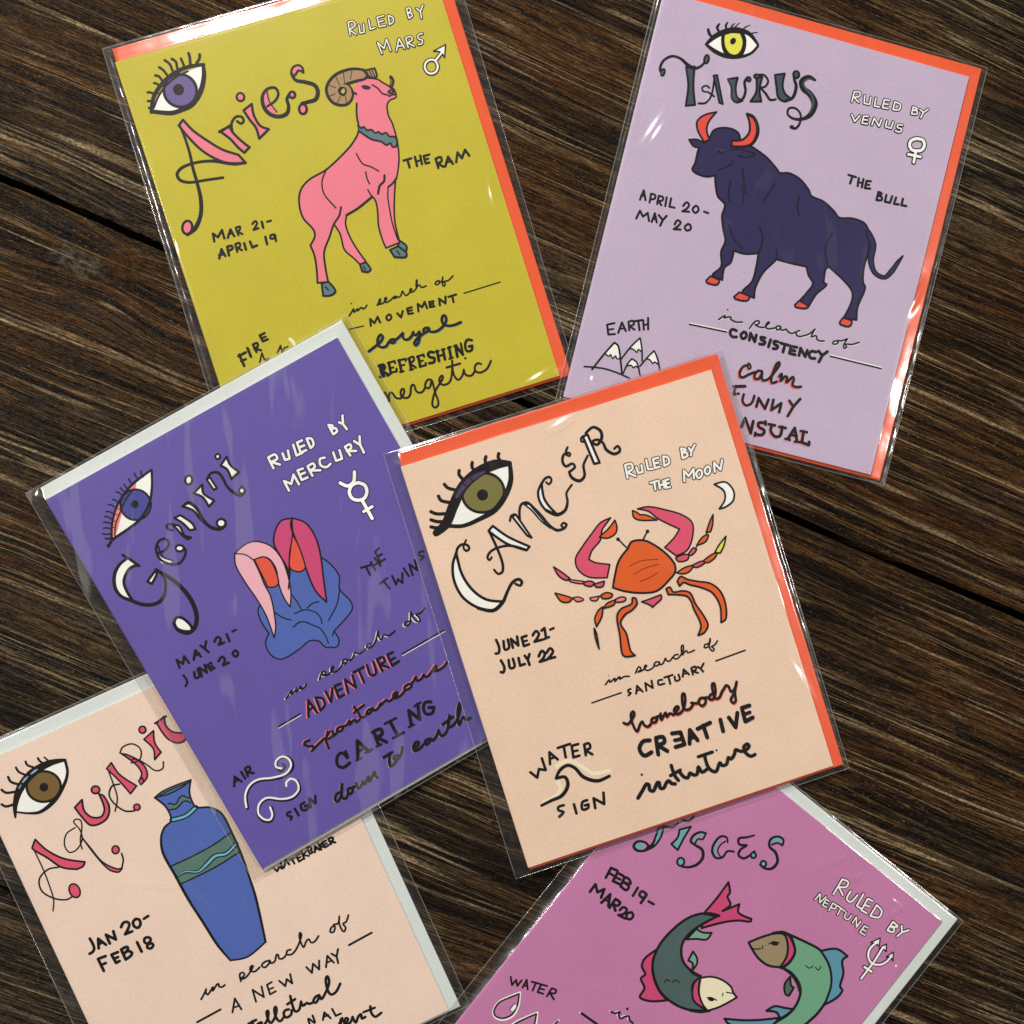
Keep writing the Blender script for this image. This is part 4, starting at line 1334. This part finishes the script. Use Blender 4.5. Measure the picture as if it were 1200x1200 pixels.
s k 0.43:-225,-393 -190,-369 -191,-388 -159,-373 -150,-373 -160,-393 -124,-372 -116,-375 -124,-388 -89,-380 -56,-389
o k -9.33,-17.04 0.17,0.17 -17
s k 0.43:-10,-382 24,-347 34,-368 6,-380 42,-378 77,-358 68,-352 56,-371 71,-389 112,-384 130,-367
s k 0.43:165,-360 143,-353 126,-367 138,-380 162,-370 166,-360 164,-380 189,-375 212,-348 215,-367 232,-376 262,-357
s k 0.43:301,-352 279,-348 264,-362 283,-377 317,-361 348,-324 350,-300 336,-311 327,-364 350,-346 363,-345 367,-361 414,-358
s k 0.43:517,-348 494,-344 483,-362 506,-366 520,-351 511,-343 529,-343 540,-314 519,-360 520,-389 534,-403 544,-389 532,-371 557,-366 581,-346
>trait_lettering
h red 0.05,-0.32
h violet 0.07,-0.42
s k 1.05:-53,-840 -99,-833 -136,-873 -120,-926 -66,-920
s k 1.05:-27,-949 -8,-838! 38,-846 38,-882 -12,-889! 38,-946
l k 1.05:103,-843 160,-854 162,-939 99,-938
l k 0.95:108,-893 162,-899
l k 1.05:196,-946 225,-859 254,-941
l k 0.86:210,-914 246,-914
l k 1.05:277,-868 370,-855
l k 1.05:320,-858 322,-943
l k 1.05:442,-858 437,-937
l k 1.05:501,-862 526,-938 566,-850
l k 1.05:658,-828 605,-827 600,-922 656,-912
l k 0.86:599,-874 648,-872
h -
h red 0.06,-0.52
s k 0.69:-185,-674 -161,-690 -130,-671 -98,-638 -103,-620 -123,-637 -130,-694 -117,-756 -82,-716 -63,-704 -58,-731 -37,-749 -10,-734
s k 0.69:37,-710 10,-704 -6,-725 18,-736 38,-717 33,-705 62,-704
s k 0.69:70,-692 60,-734 91,-706 106,-696 102,-727 127,-710 140,-716 149,-727 184,-704 199,-689 186,-679 161,-702 174,-731 213,-721 248,-674 263,-619 251,-610 234,-655 230,-713 263,-724 295,-704
s k 0.69:289,-688 322,-702 341,-696
s k 0.69:386,-685 357,-677 335,-703 355,-731 386,-709 385,-683 413,-692
s k 0.69:460,-675 429,-676 411,-699 435,-710 466,-668 475,-611 460,-612 449,-671 455,-713 482,-711 510,-679 527,-666
s k 0.69:527,-666 548,-649 562,-663 567,-701 594,-691 623,-649
s k 0.69:623,-649 592,-709 579,-768 558,-777 549,-751 583,-720
h -
s k 0.94:-244,-1184 -195,-1141 -163,-1113 -148,-1124 -153,-1156 -132,-1172 -91,-1128 -77,-1131 -83,-1165 -61,-1176 -34,-1149 -13,-1139 0,-1162 22,-1173
s k 0.90:34,-1046 36,-1117 50,-1157
l k 0.86:9,-1110 83,-1095
s k 0.90:76,-1109 91,-1145 116,-1161 139,-1134 158,-1155 183,-1157 206,-1112 218,-1155 258,-1146
s k 0.90:268,-1059 266,-1118 278,-1158 309,-1181 353,-1132 361,-1155 393,-1156 418,-1116 431,-1133 464,-1109 480,-1082 510,-1104 545,-1107 575,-1089 566,-1070 538,-1083 539,-1123 565,-1157 596,-1155
l k 0.86:226,-1048 325,-1048
o k -8.65,-52.14 0.39,0.39 -17
o k 17.81,-52.30 0.34,0.34 -17
>element_drawing
l k 0.72:-877,-793 -844,-842 -816,-791 -775,-812 -776,-729
l k 0.72:-736,-783 -716,-706 -678,-769
l k 0.64:-726,-750 -689,-748
l k 0.72:-654,-696 -569,-696
l k 0.72:-613,-696 -623,-773
l k 0.72:-517,-714 -562,-712 -574,-789 -532,-790
l k 0.64:-569,-750 -533,-753
s k 0.72:-491,-801 -480,-730! -448,-731 -449,-764 -485,-767! -448,-809
s cream 1.29:-697,-811 -619,-798 -558,-842 -481,-931 -367,-951
s cream 1.29:-726,-911 -717,-959 -758,-995 -853,-1011
s k:-873,-1028,14 -800,-1017,17 -722,-1007,19 -665,-954,19 -667,-896,17 -724,-886,16
s k:-727,-885,14 -685,-842,17 -628,-827,17 -586,-860,17 -549,-935,19 -469,-989,19 -383,-984,16
s k 0.72:-732,-1073 -768,-1073 -775,-1094 -746,-1116 -782,-1137
l k 0.72:-665,-1089 -667,-1152
s k 0.72:-573,-1090 -607,-1093 -621,-1140 -583,-1143 -573,-1120! -597,-1119
l k 0.72:-537,-1159 -528,-1092 -472,-1151 -454,-1077
>crab_drawing
s k 0.43:182,439 149,502
o k 7.31,25.30 0.64,0.64 -17
s k 0.43:300,447 345,492
o k 17.52,24.81 0.64,0.64 -17
a orange k 0.57:189,427! 227,462 285,456 336,428 413,336 458,239 448,183 390,141 293,98 193,115 87,161 17,209! 46,267 107,366
s darkred 0.29:164,311 243,323 363,297
s darkred 0.29:179,251 256,267 353,265
s darkred 0.29:203,194 264,197 332,212
a rose k 0.43:142,658! 68,647 -8,597 -106,524 -164,468 -169,395 -116,326 0,284! 43,363! -46,405 -80,438! -42,488 34,539 62,597 109,634
a orange k 0.43:32,557! 54,570 103,591 164,634! 164,587 142,549 85,534
a rose k 0.43:331,660! 407,651 510,596 609,528 655,458 626,365 566,295 487,282! 429,359! 509,402 561,446! 496,504 439,562 397,622
a orange k 0.43:296,659! 290,614 325,583 434,549! 376,602 336,619 320,639
a rose k 0.43:478,270! 530,276 568,261 547,233 489,241
a rose k 0.43:564,265! 612,298 630,282 586,254
a orange k 0.43:638,306! 688,346 735,353 705,313
a orange k 0.43:726,371! 766,426 805,470! 782,406 755,366!
l k 0.29:623,284 643,308
l k 0.29:718,354 734,371
a orange k 0.43:455,173! 518,190 574,184 537,154 492,154
a rose k 0.43:563,188! 641,196 659,180 594,166
a orange k 0.43:648,194! 716,217 758,221! 730,190 672,174
a yellow k 0.43:741,224! 783,263 845,305! 811,246 774,210!
a orange k 0.50:442,117! 473,142 508,111 573,75 651,35 698,-33 707,-126 680,-222 642,-236! 668,-128 646,-31 588,25 512,72 481,97 447,83!
a orange k 0.50:355,93! 383,96 394,58 458,45 501,16 514,-64 544,-163 551,-226 512,-266 468,-271! 506,-211 492,-86 491,-41 474,2 422,29 357,52!
a rose k 0.43:173,61! 221,61 309,66! 306,41 252,14 231,4! 217,25
a rose k 0.43:-319,462! -281,416 -240,358! -264,351 -303,393
a coralpink k 0.36:-249,353! -203,331 -154,308! -169,297 -240,334
a rose k 0.43:-161,300! -123,301 -93,278 -120,263 -158,284
a rose k 0.43:-96,270! -26,269! -45,239 -88,247
a orange k 0.43:-362,293! -314,263 -267,225 -294,209 -340,229
a coralpink k 0.36:-259,227! -223,222 -194,194 -239,194
a coralpink k 0.36:-150,192! -88,184! -115,161 -148,176
a orange k 0.43:-78,184! -38,192 0,169 -21,151 -70,162
a coralpink k 0.43:2,128! 49,134 77,119 66,102 11,110
a orange k 0.43:-90,98! -44,124 9,126! -14,99
a orange k 0.43:-166,-3! -161,49 -120,96 -87,108! -113,49
a rose k 0.43:-184,-10! -180,-49 -194,-151! -196,-74
a orange k 0.50:141,94! 122,105 104,69 25,57 -15,17 -35,-111 -56,-224 -43,-254 22,-267! 3,-228 10,-111 -6,-31 41,14 91,28 138,58
@aquarius
>eye_drawing
p white:-928,1018! -863,1103 -779,1157 -656,1199 -507,1192! -532,1103 -599,1026 -699,972 -808,962
o brown -34.84,54.59 5.44,5.01 -24 k 0.64
o k -34.87,54.37 1.43,1.43 -24
s k:-943,986,11 -908,1063,26 -837,1145,40 -729,1202,43 -603,1216,34 -502,1194,14
s skyblue:-809,1173,6 -784,1186,14 -762,1195,6
s skyblue:-737,1201,6 -711,1208,14 -687,1212,6
s skyblue 0.36:-843,1148 -825,1162
s k:-502,1194,14 -521,1113,14 -576,1046,17 -673,980,23 -783,950,17 -861,976,11 -924,1015,9
s k 0.43:-614,1265 -607,1249 -596,1225
s k 0.57:-654,1277 -651,1257 -638,1232
s k 0.57:-734,1290 -734,1265 -706,1236
s k 0.57:-806,1280 -801,1247 -772,1212
s k 0.64:-876,1245 -874,1210 -839,1175
s k 0.64:-948,1186 -931,1157 -880,1139
s k 0.64:-987,1099 -968,1075 -909,1066
>title_lettering
a rose k 0.50:-930,757! -889,799! -850,703 -774,606 -662,529! -683,508 -729,507! -810,560 -870,659 -924,738
s k 0.36:-924,738 -923,606 -932,471 -946,385 -979,323
s k 0.43:-828,569 -895,585 -971,551 -990,475 -942,399 -873,354 -827,356
o rose -39.95,19.24 1.65,2.36 0 k 0.43
s k 0.36:-626,761 -692,748 -734,687 -726,629 -675,626 -617,671 -604,734 -619,800 -600,810 -574,790 -587,742 -631,670 -643,614
a rose k 0.43:-611,676! -594,606 -560,481 -498,402 -463,389! -495,376 -543,419 -581,535
s k 0.43:-467,388 -433,437 -426,480
o rose -22.53,25.91 1.14,1.29 -24 k 0.43
a rose k 0.50:-574,883! -510,910! -527,838 -501,779 -444,756 -404,796 -396,897! -375,875 -371,796 -408,736 -469,718 -529,734 -557,805
o rose -20.25,46.62 1.29,1.22 -24 k 0.50
a rose k 0.43:-283,1030! -240,1052! -224,960 -155,845! -212,814! -242,921
s k 0.36:-278,1023 -285,926 -300,825 -349,751
s k 0.43:-250,902 -300,910 -341,859 -327,783 -286,722 -235,701
o rose -10.54,35.80 1.00,1.00 -24 k 0.43
a rose k 0.43:-156,1079! -130,1061! -83,1005 -55,935 -68,871 -124,841! -121,872! -91,905 -99,971
s k 0.36:-164,1086 -132,1115 -67,1109 -33,1057 -54,1004 -90,990 -124,998
s k 0.36:-108,1017 -73,995 -37,942 -2,884 44,878 67,917
a rose k 0.36:-130,869! -99,878! -105,850 -127,841!
a rose k 0.43:14,1104! 93,1130! 68,1056 79,981! 22,954! 44,1021
o rose 1.56,58.30 1.07,1.14 -24 k 0.43
a rose k 0.43:133,1168! 194,1187! 180,1128 203,1071 265,1034! 258,991 204,990 158,1038 140,1100
l k 0.50:122,1170 206,1184
>planet_lettering
>vase_drawing
p blue:-81,725! 53,737 179,733! 139,666 128,601 137,553 217,513 269,442 277,290 275,150 261,0 241,-163 176,-454! 31,-495 -79,-469! -113,-340 -137,-156 -161,27 -172,204 -183,365 -155,461 -107,517 -49,544! -40,633
p greyblue:-81,725! -21,741 85,741 179,733! 118,714 9,708
p green:-27,627! 3,644 31,623 77,656 106,647 124,626! 116,596! 78,619 33,599 -21,607!
p green:-165,267! -23,267 135,278 276,305! 273,163! 71,137 -167,132!
s k 1.29:-41,542 50,529 133,552
s cyan 0.79:-41,542 50,529 133,552
s k:-167,189,11 -103,190,14 -26,159,17 45,180,26 117,205,26 186,189,23 273,221,23
s cyan:-163,191,4 -101,193,7 -26,159,9 45,180,16 117,205,16 186,189,13 273,221,13
s k 0.36:-20,650 -4,646 9,633 31,629 61,655 90,658 106,638 121,627
s k 0.36:-27,610 14,600 39,607 77,623 102,612 115,593
s k 0.36:-81,725 9,708 118,714 179,733
s k 0.36:-165,267 -23,267 135,278 276,305
s k 0.36:-167,132 71,137 273,163
s k:179,733,9 139,666,9 128,601,9 137,553,10 217,513,10 269,442,11 277,290,11 275,150,11 261,0,11 241,-163,13 179,-456,11
s k:179,-456,9 31,-495,9 -79,-469,9
s k:-81,725,10 -40,633,10 -47,543,9 -107,517,10 -155,461,11 -183,365,13 -172,204,14 -161,27,14 -137,-156,13 -113,-340,13 -79,-469,10
s k 0.36:-81,725 -21,741 85,741 179,733
s k 0.29:-47,725 33,728 138,725
>sign_lettering
l k 0.57:428,-33 441,-60 463,-37 478,-59 484,-18
l k 0.57:491,-56 522,-14 530,-52
l k 0.57:542,-26 579,-25
l k 0.57:560,-26 563,-61
l k 0.57:622,-17 594,-20 596,-62 626,-57
l k 0.50:594,-39 617,-37
l k 0.57:634,-60 638,-9
l k 0.50:676,-14 637,-34 670,-55
s k 0.57:681,-45 683,1! 708,-11 698,-28 703,-43 681,-45
l k 0.57:715,-51 733,-10 750,-49
l k 0.50:724,-37 744,-34
l k 0.57:761,-51 759,0
l k 0.57:793,-7 760,-26 788,-45
l k 0.57:811,-9 785,-12 790,-49 820,-44
l k 0.50:787,-31 811,-28
s k 0.57:835,-45 831,-6! 861,-7 855,-27 833,-29! 865,-47
>date_lettering
s k 0.76:-841,55 -838,17 -842,-15 -860,-32 -883,-35
l k 0.76:-816,-28 -793,32 -764,-26
l k 0.67:-806,-5 -778,-2
l k 0.76:-738,-29 -737,34 -692,-22 -685,35
s k 0.76:-628,38 -605,57 -579,53 -573,31 -596,5 -624,-16! -575,-18
s k 0.76:-523,47 -546,34 -549,4 -530,-13 -506,4 -503,34 -523,47
l k 0.72:-473,25 -440,30
l k 0.76:-797,-93 -848,-89 -847,-177
l k 0.72:-848,-135 -814,-135
l k 0.76:-715,-103 -758,-101 -754,-163 -729,-161
l k 0.72:-757,-133 -727,-133
s k 0.76:-688,-97 -689,-169! -652,-162 -634,-146 -654,-124 -683,-130! -647,-112 -649,-95 -688,-97
l k 0.76:-576,-97 -575,-166
s k 0.72:-517,-141 -532,-116 -520,-94 -493,-101 -490,-121 -518,-139 -531,-158 -513,-172 -490,-161 -494,-144 -517,-141
>motto_lettering
l k 0.57:-443,-749 -271,-738
l k 0.57:665,-712 835,-701
l k 0.52:-209,-790 -157,-712 -148,-796
l k 0.46:-190,-764 -150,-768
l k 0.52:-41,-792 -29,-710 18,-786 33,-715
l k 0.52:105,-717 70,-720 62,-787 104,-784
l k 0.46:67,-754 100,-755
l k 0.52:153,-730 175,-780 202,-741 223,-783 236,-721
l k 0.52:351,-724 369,-775 400,-722 421,-775 445,-721
l k 0.52:468,-780 507,-715 527,-775
l k 0.46:484,-755 518,-756
l k 0.52:537,-714 560,-746
l k 0.52:589,-704 560,-746 552,-790
s k 0.48:-357,-621 -315,-589 -298,-570 -311,-595 -304,-611 -264,-586 -253,-579 -266,-603 -223,-575 -212,-578 -217,-594 -198,-606 -179,-600
s k 0.48:-74,-625 -62,-579 -40,-575 -34,-594 -66,-611 -35,-615 23,-582 40,-565 25,-562 11,-585 33,-604 75,-592
s k 0.48:152,-579 120,-574 91,-587 104,-608 140,-596 154,-580 153,-600 180,-599 208,-564 218,-569 213,-595 239,-604 270,-589
s k 0.48:306,-573 283,-570 270,-591 301,-604 351,-578 411,-514 407,-495 390,-529 389,-595 423,-565 443,-561 446,-587 470,-592 509,-569
s k 0.48:631,-549 603,-557 590,-580 611,-586 632,-560 628,-543 661,-547 688,-505 668,-546 664,-590 672,-615 693,-596 688,-564 712,-561 744,-527
>trait_lettering
s k 0.57:214,-1099 222,-1043 249,-1089 256,-1037
l k 0.57:305,-1094 334,-1052 356,-1106
l k 0.52:318,-1077 351,-1080
l k 0.57:390,-1053 393,-1106 430,-1106
s k 0.63:359,-1188 400,-1157 415,-1139
s k 0.69:369,-1193 398,-1169 425,-1138
s k 0.69:394,-1193 439,-1176 458,-1160 446,-1149 424,-1169 431,-1193 465,-1186 490,-1160
s k 0.69:490,-1160 493,-1205 526,-1174 549,-1168 540,-1197 566,-1197
s k 0.69:625,-1147 613,-1190 625,-1225 653,-1223 673,-1218
l k 0.63:568,-1163 648,-1168
l k 0.69:-145,-904 -90,-902
s k 0.69:-116,-899 -126,-939
s k 0.69:-119,-942 -80,-930 -63,-934 -86,-958 -55,-955 -15,-924 6,-882 -6,-882 -17,-925 -13,-963 20,-947 56,-905 62,-877 46,-889 35,-945 47,-979 82,-964
s k 0.69:132,-931 109,-927 89,-944 95,-974 131,-970 146,-945
s k 0.69:177,-854 166,-910 164,-963 192,-963 226,-919
l k 0.69:137,-896 197,-887
s k 0.69:226,-919 226,-950 257,-943 264,-954 286,-959
s k 0.69:351,-931 325,-931 298,-954 312,-968 344,-944 352,-930 352,-962 389,-940 443,-886 453,-840 434,-852 416,-916 422,-961 459,-960 507,-922
@pisces
>title_lettering
a aqua k 0.53:-837,683! -814,714! -785,644 -783,567 -807,517! -803,582 -817,631
s k:-806,606,11 -795,550,12 -817,502,12 -858,473,12 -893,483,12 -891,523,12 -851,551,12 -815,549,12 -798,532,11
o aqua -43.09,25.40 1.74,1.20 49
s k 0.60:-893,483 -891,523 -851,551 -817,547 -816,507 -854,477 -893,483
s k 0.60:-846,720 -811,720 -769,743 -751,791
s k 0.60:-741,827 -704,849 -698,892
a aqua k 0.53:-718,763! -670,828! -660,744 -641,649! -700,653! -695,716
s aqua:-562,852,5 -582,823,19 -596,777,16 -588,756,8
s k:-562,855,12 -595,840,12 -619,793,13 -609,750,13 -571,749,13 -511,753,15 -475,713,16 -477,655,15 -510,605,13 -555,580,12 -592,582,11
s k 0.47:-562,855 -554,810 -581,792 -573,748
o aqua -28.75,30.00 1.20,1.34 39 k 0.53
p aqua:-467,897! -472,827 -441,783 -398,773! -441,817
s k:-407,900,9 -435,922,11 -470,901,12 -475,842,13 -454,790,13 -405,769,13 -372,801,12 -371,853,11 -336,877,11
s k 0.40:-424,897 -435,857 -425,813 -384,794
s k:-295,1050,9 -329,1006,12 -364,968,13 -336,939,13 -293,966,12 -308,920,13 -297,880,13 -255,883,13 -234,927,12 -227,967,11
o aqua -10.77,47.08 0.87,0.93 39 k 0.53
s aqua:-172,1082,13 -169,1116,21 -136,1135,21 -114,1129,13
s k:-103,1116,11 -120,1150,11 -164,1144,12 -191,1099,13 -167,1056,13 -109,1050,15 -59,1009,15 -60,951,15 -99,921,12 -141,921,11
s k 0.47:-103,1116 -140,1108 -161,1075
o aqua -6.29,46.94 0.93,1.00 39 k 0.53
>date_lettering
l k 0.73:-905,202 -919,275
l k 0.73:-919,275 -873,287
l k 0.67:-911,240 -874,245
l k 0.73:-820,285 -865,276 -853,214 -809,225
l k 0.67:-857,245 -821,253
s k 0.73:-808,284 -791,219! -744,222 -746,254 -796,252! -748,273 -777,292 -808,284
l k 0.73:-693,284 -685,221
s k 0.73:-619,286 -656,284 -654,252 -619,255 -617,288 -612,217
l k 0.67:-578,257 -539,264
l k 0.73:-930,62 -932,124 -888,91 -865,136 -846,78
l k 0.73:-823,53 -812,134 -773,65
l k 0.60:-823,84 -790,90
s k 0.73:-759,60 -764,131! -724,132 -725,104 -756,96! -715,70
s k 0.67:-694,91 -688,122 -658,124 -658,85 -682,59! -629,70
s k 0.67:-622,130 -640,106 -626,79 -600,86 -598,118 -622,130
>fish_drawing
a magenta k 0.60:-232,435! -228,558 -233,694! -181,646 -178,615 -128,585 -143,518! -82,625! -51,577 45,598! 51,580 -18,535 -94,458 -182,340!
a darkteal k 0.67:-145,478! -239,421 -301,326 -332,193 -333,65 -297,-44 -232,-113 -128,-167 -3,-171 108,-136 195,-71! 65,-50 11,10 19,85! -61,73 -146,92 -211,161 -226,234 -205,336
s k:-239,421,13 -194,451,21 -142,478,16
a sage k 0.53:-214,218! -207,314! -158,322 -108,358! -107,302 -163,263
a sage k 0.53:-116,115! -129,182! -78,163 -55,130 -53,80! -80,118
a magenta k 0.60:-330,41! -356,-56 -338,-111 -286,-138 -293,-177 -232,-214 -218,-280 -143,-255 -60,-182! -147,-165 -246,-106 -305,-33
a magenta k 0.53:19,85! 14,13 81,-71 197,-69! 96,-25 49,23
a cream k 0.53:24,75! 72,123 136,152 219,157 265,133 300,126! 276,65 244,-3 200,-67! 146,-54 76,-7
s k:108,-136,16 166,-100,19 211,-58,13
s k:21,83,12 -33,70,16 -80,75,12
o k 8.53,0.30 1.07,0.60 24
s k 0.33:143,-2 162,16 204,25
s k 0.33:223,109 250,123 275,136
s k 0.27:217,73 207,90
s k 0.27:-149,-98 -152,-77 -127,-71
s k 0.27:-108,-66 -102,-40 -72,-38
a magenta k 0.53:263,645! 295,671 365,649 418,605 429,527 410,464! 371,533
a tan2 k 0.60:130,464! 173,540 231,620 287,655 348,618 393,550 404,467! 335,427 252,422 172,445
s k:218,615,11 269,659,19 338,682,13
a bodygreen k 0.67:320,678! 440,708 549,725 657,689 732,629 787,517 801,392 783,274 755,167 695,69 618,-9! 599,79 612,149 649,255 650,341 620,421 567,465 482,483 420,473! 434,531 421,606 375,648
a blue3 k 0.60:553,724! 628,801 718,810! 709,765 770,701 807,619 837,608 837,543 801,457! 764,568 718,635 647,690
a darksage k 0.53:498,459! 501,395 548,347 572,355! 563,417! 539,417
s k:420,473,11 484,481,19 554,463,19 618,419,13
a blue3 k 0.60:516,181! 540,238 601,272 655,302! 622,203 576,215
a blue3 k 0.60:324,-38! 429,31 523,108 613,196! 612,149 589,71 477,-8 369,-47
s k 0.27:532,583 564,585 575,611
s k 0.27:594,615 622,614 619,643
o k 13.71,28.33 1.20,0.60 29
s k 0.33:245,542 260,574 294,589
s k 0.33:165,447 190,455 218,481
s k 0.27:218,507 228,489
>planet_lettering
w 0.58 0.94 s:379,1075 363,1193! 407,1204 416,1167 376,1138! 433,1111
w 0.58 0.94 s:459,1166 470,1109 505,1109 512,1174
w 0.58 0.94 l:540,1203 554,1114 589,1118
w 0.58 0.94 l:619,1207 583,1199 597,1110 638,1118
w 0.58 0.94 l:592,1154 626,1164
w 0.58 0.94 s:658,1203 669,1119! 721,1146 711,1193 658,1203
w 0.58 0.94 s:817,1184 823,1116! 860,1128 853,1153 821,1149! 864,1179 817,1184
w 0.58 0.94 l:880,1199 911,1168
w 0.58 0.94 l:939,1208 911,1168 902,1127
w 0.43 0.83 l:303,969 305,1022 341,973 350,1032
w 0.43 0.83 l:384,1020 360,1019 366,972 397,978
w 0.43 0.83 l:365,995 389,1001
w 0.43 0.83 s:424,970 413,1027! 444,1028 446,1004 420,997
w 0.43 0.83 l:447,1033 512,1036
w 0.43 0.83 l:478,1033 488,986
w 0.43 0.83 s:525,1036 535,1002 565,1005 565,1043
w 0.43 0.83 l:603,1005 599,1053 642,1001 640,1051
w 0.43 0.83 l:708,1046 680,1041 683,989 721,994
w 0.43 0.83 l:682,1015 710,1020
w 0.65 1.00 s:816,1004 807,945 832,896 883,876 933,907 952,948 955,997
w 0.65 1.00 l:887,750 884,902 871,1009
w 0.72 1.05 l:855,825 914,830
a white k 0.33:786,980! 818,1044! 847,997! 819,996
a white k 0.33:857,985! 878,1039! 908,998! 885,1000
a white k 0.33:931,970! 949,1026! 984,978! 956,987
>motto_lettering
h white -0.44,-0.10
s k 0.53:-310,-477 -280,-467 -262,-440 -253,-466 -228,-471 -214,-442 -194,-427 -177,-444 -145,-445
o k -11.75,-19.71 0.47,0.47 39
l k 0.67:-460,-608 -314,-600
>element_drawing
l k 0.52:-989,-712 -947,-750 -947,-706 -916,-732 -916,-685
l k 0.52:-880,-720 -892,-661 -846,-707
l k 0.47:-885,-703 -864,-692
l k 0.52:-858,-650 -807,-629
l k 0.52:-831,-639 -815,-693
l k 0.52:-758,-609 -796,-625 -782,-680 -745,-665
l k 0.47:-789,-654 -758,-639
s k 0.52:-715,-663 -724,-601! -690,-593 -689,-618 -717,-633! -665,-650
c white 0.58:-874,-753! -913,-818 -947,-893 -937,-965 -898,-988 -846,-968 -811,-903 -827,-825
c k 0.42:-873,-765! -908,-825 -942,-897 -932,-962 -900,-979 -855,-960 -823,-900 -835,-829
p white:-854,-833! -833,-844 -832,-882! -853,-886!
s k 0.21:-854,-833 -859,-868 -851,-888
c white 0.58:-697,-785! -736,-853 -780,-949 -771,-1019 -726,-1050 -669,-1019 -623,-943 -654,-854
c k 0.42:-697,-798! -731,-860 -771,-952 -764,-1016 -724,-1038 -677,-1009 -640,-943 -663,-861
s white 0.52:-552,-738 -565,-797 -570,-875
s k 0.42:-553,-748 -559,-797 -563,-876

"""

def sections(text):
    cards, cur, part = {}, None, None
    for ln in text.strip().splitlines():
        if ln[0] == '@': cur = cards.setdefault(ln[1:], []); continue
        if ln[0] == '>': part = (ln[1:], []); cur.append(part); continue
        part[1].append(ln)
    return cards

seam = film_mat('seam_film', 0.16, 0.0, 0.0)
for ci, (name, parts) in enumerate(sections(PRINTS).items()):
    face, env, over, marg, skew, flange, wr, haze, patch, label = CARDS[name]
    x, y, z, turn, gx, gy = POSES[name]
    nrm = Vector((-gx, -gy, 1)).normalized()
    xa = Vector((math.cos(turn), math.sin(turn), 0)); xa.z = gx * xa.x + gy * xa.y; xa.normalize()
    ya = nrm.cross(xa)
    Rm = Matrix((xa, ya, nrm)).transposed()
    root = bpy.data.objects.new('greeting_card', None); scene.collection.objects.link(root)
    root.empty_display_size = 0.02
    root.matrix_world = Matrix.Translation((Vector((x, y, z)) - nrm * Z_CARD) * MM) @ Rm.to_4x4()
    root['label'] = label; root['category'] = 'greeting card'; root['group'] = 'illustrated zodiac greeting cards'
    card = card_mesh(root, paper_mat('card_face_' + name, face, 0.45, 0.095))
    ex = (-CW/2 - over[0], CW/2 + over[1], -CH/2 - over[2], CH/2 + over[3])
    envelope_mesh(root, ENV[env], *ex)
    for pname, lines in parts:
        build_print(pname, lines, Z_CARD + 0.012, card)
    sleeve_mesh(root, film_mat('sleeve_film_' + name, haze, patch, (5.17 if name == 'gemini' else 1.3 * ci + 0.4), 0.16 if name == 'gemini' else 0.35, {'gemini': 0.47}.get(name, -0.2)),
                seam, ex, marg, skew, flange, 3.7 * ci + 1.1, wr, PUCKERS.get(name, ()))
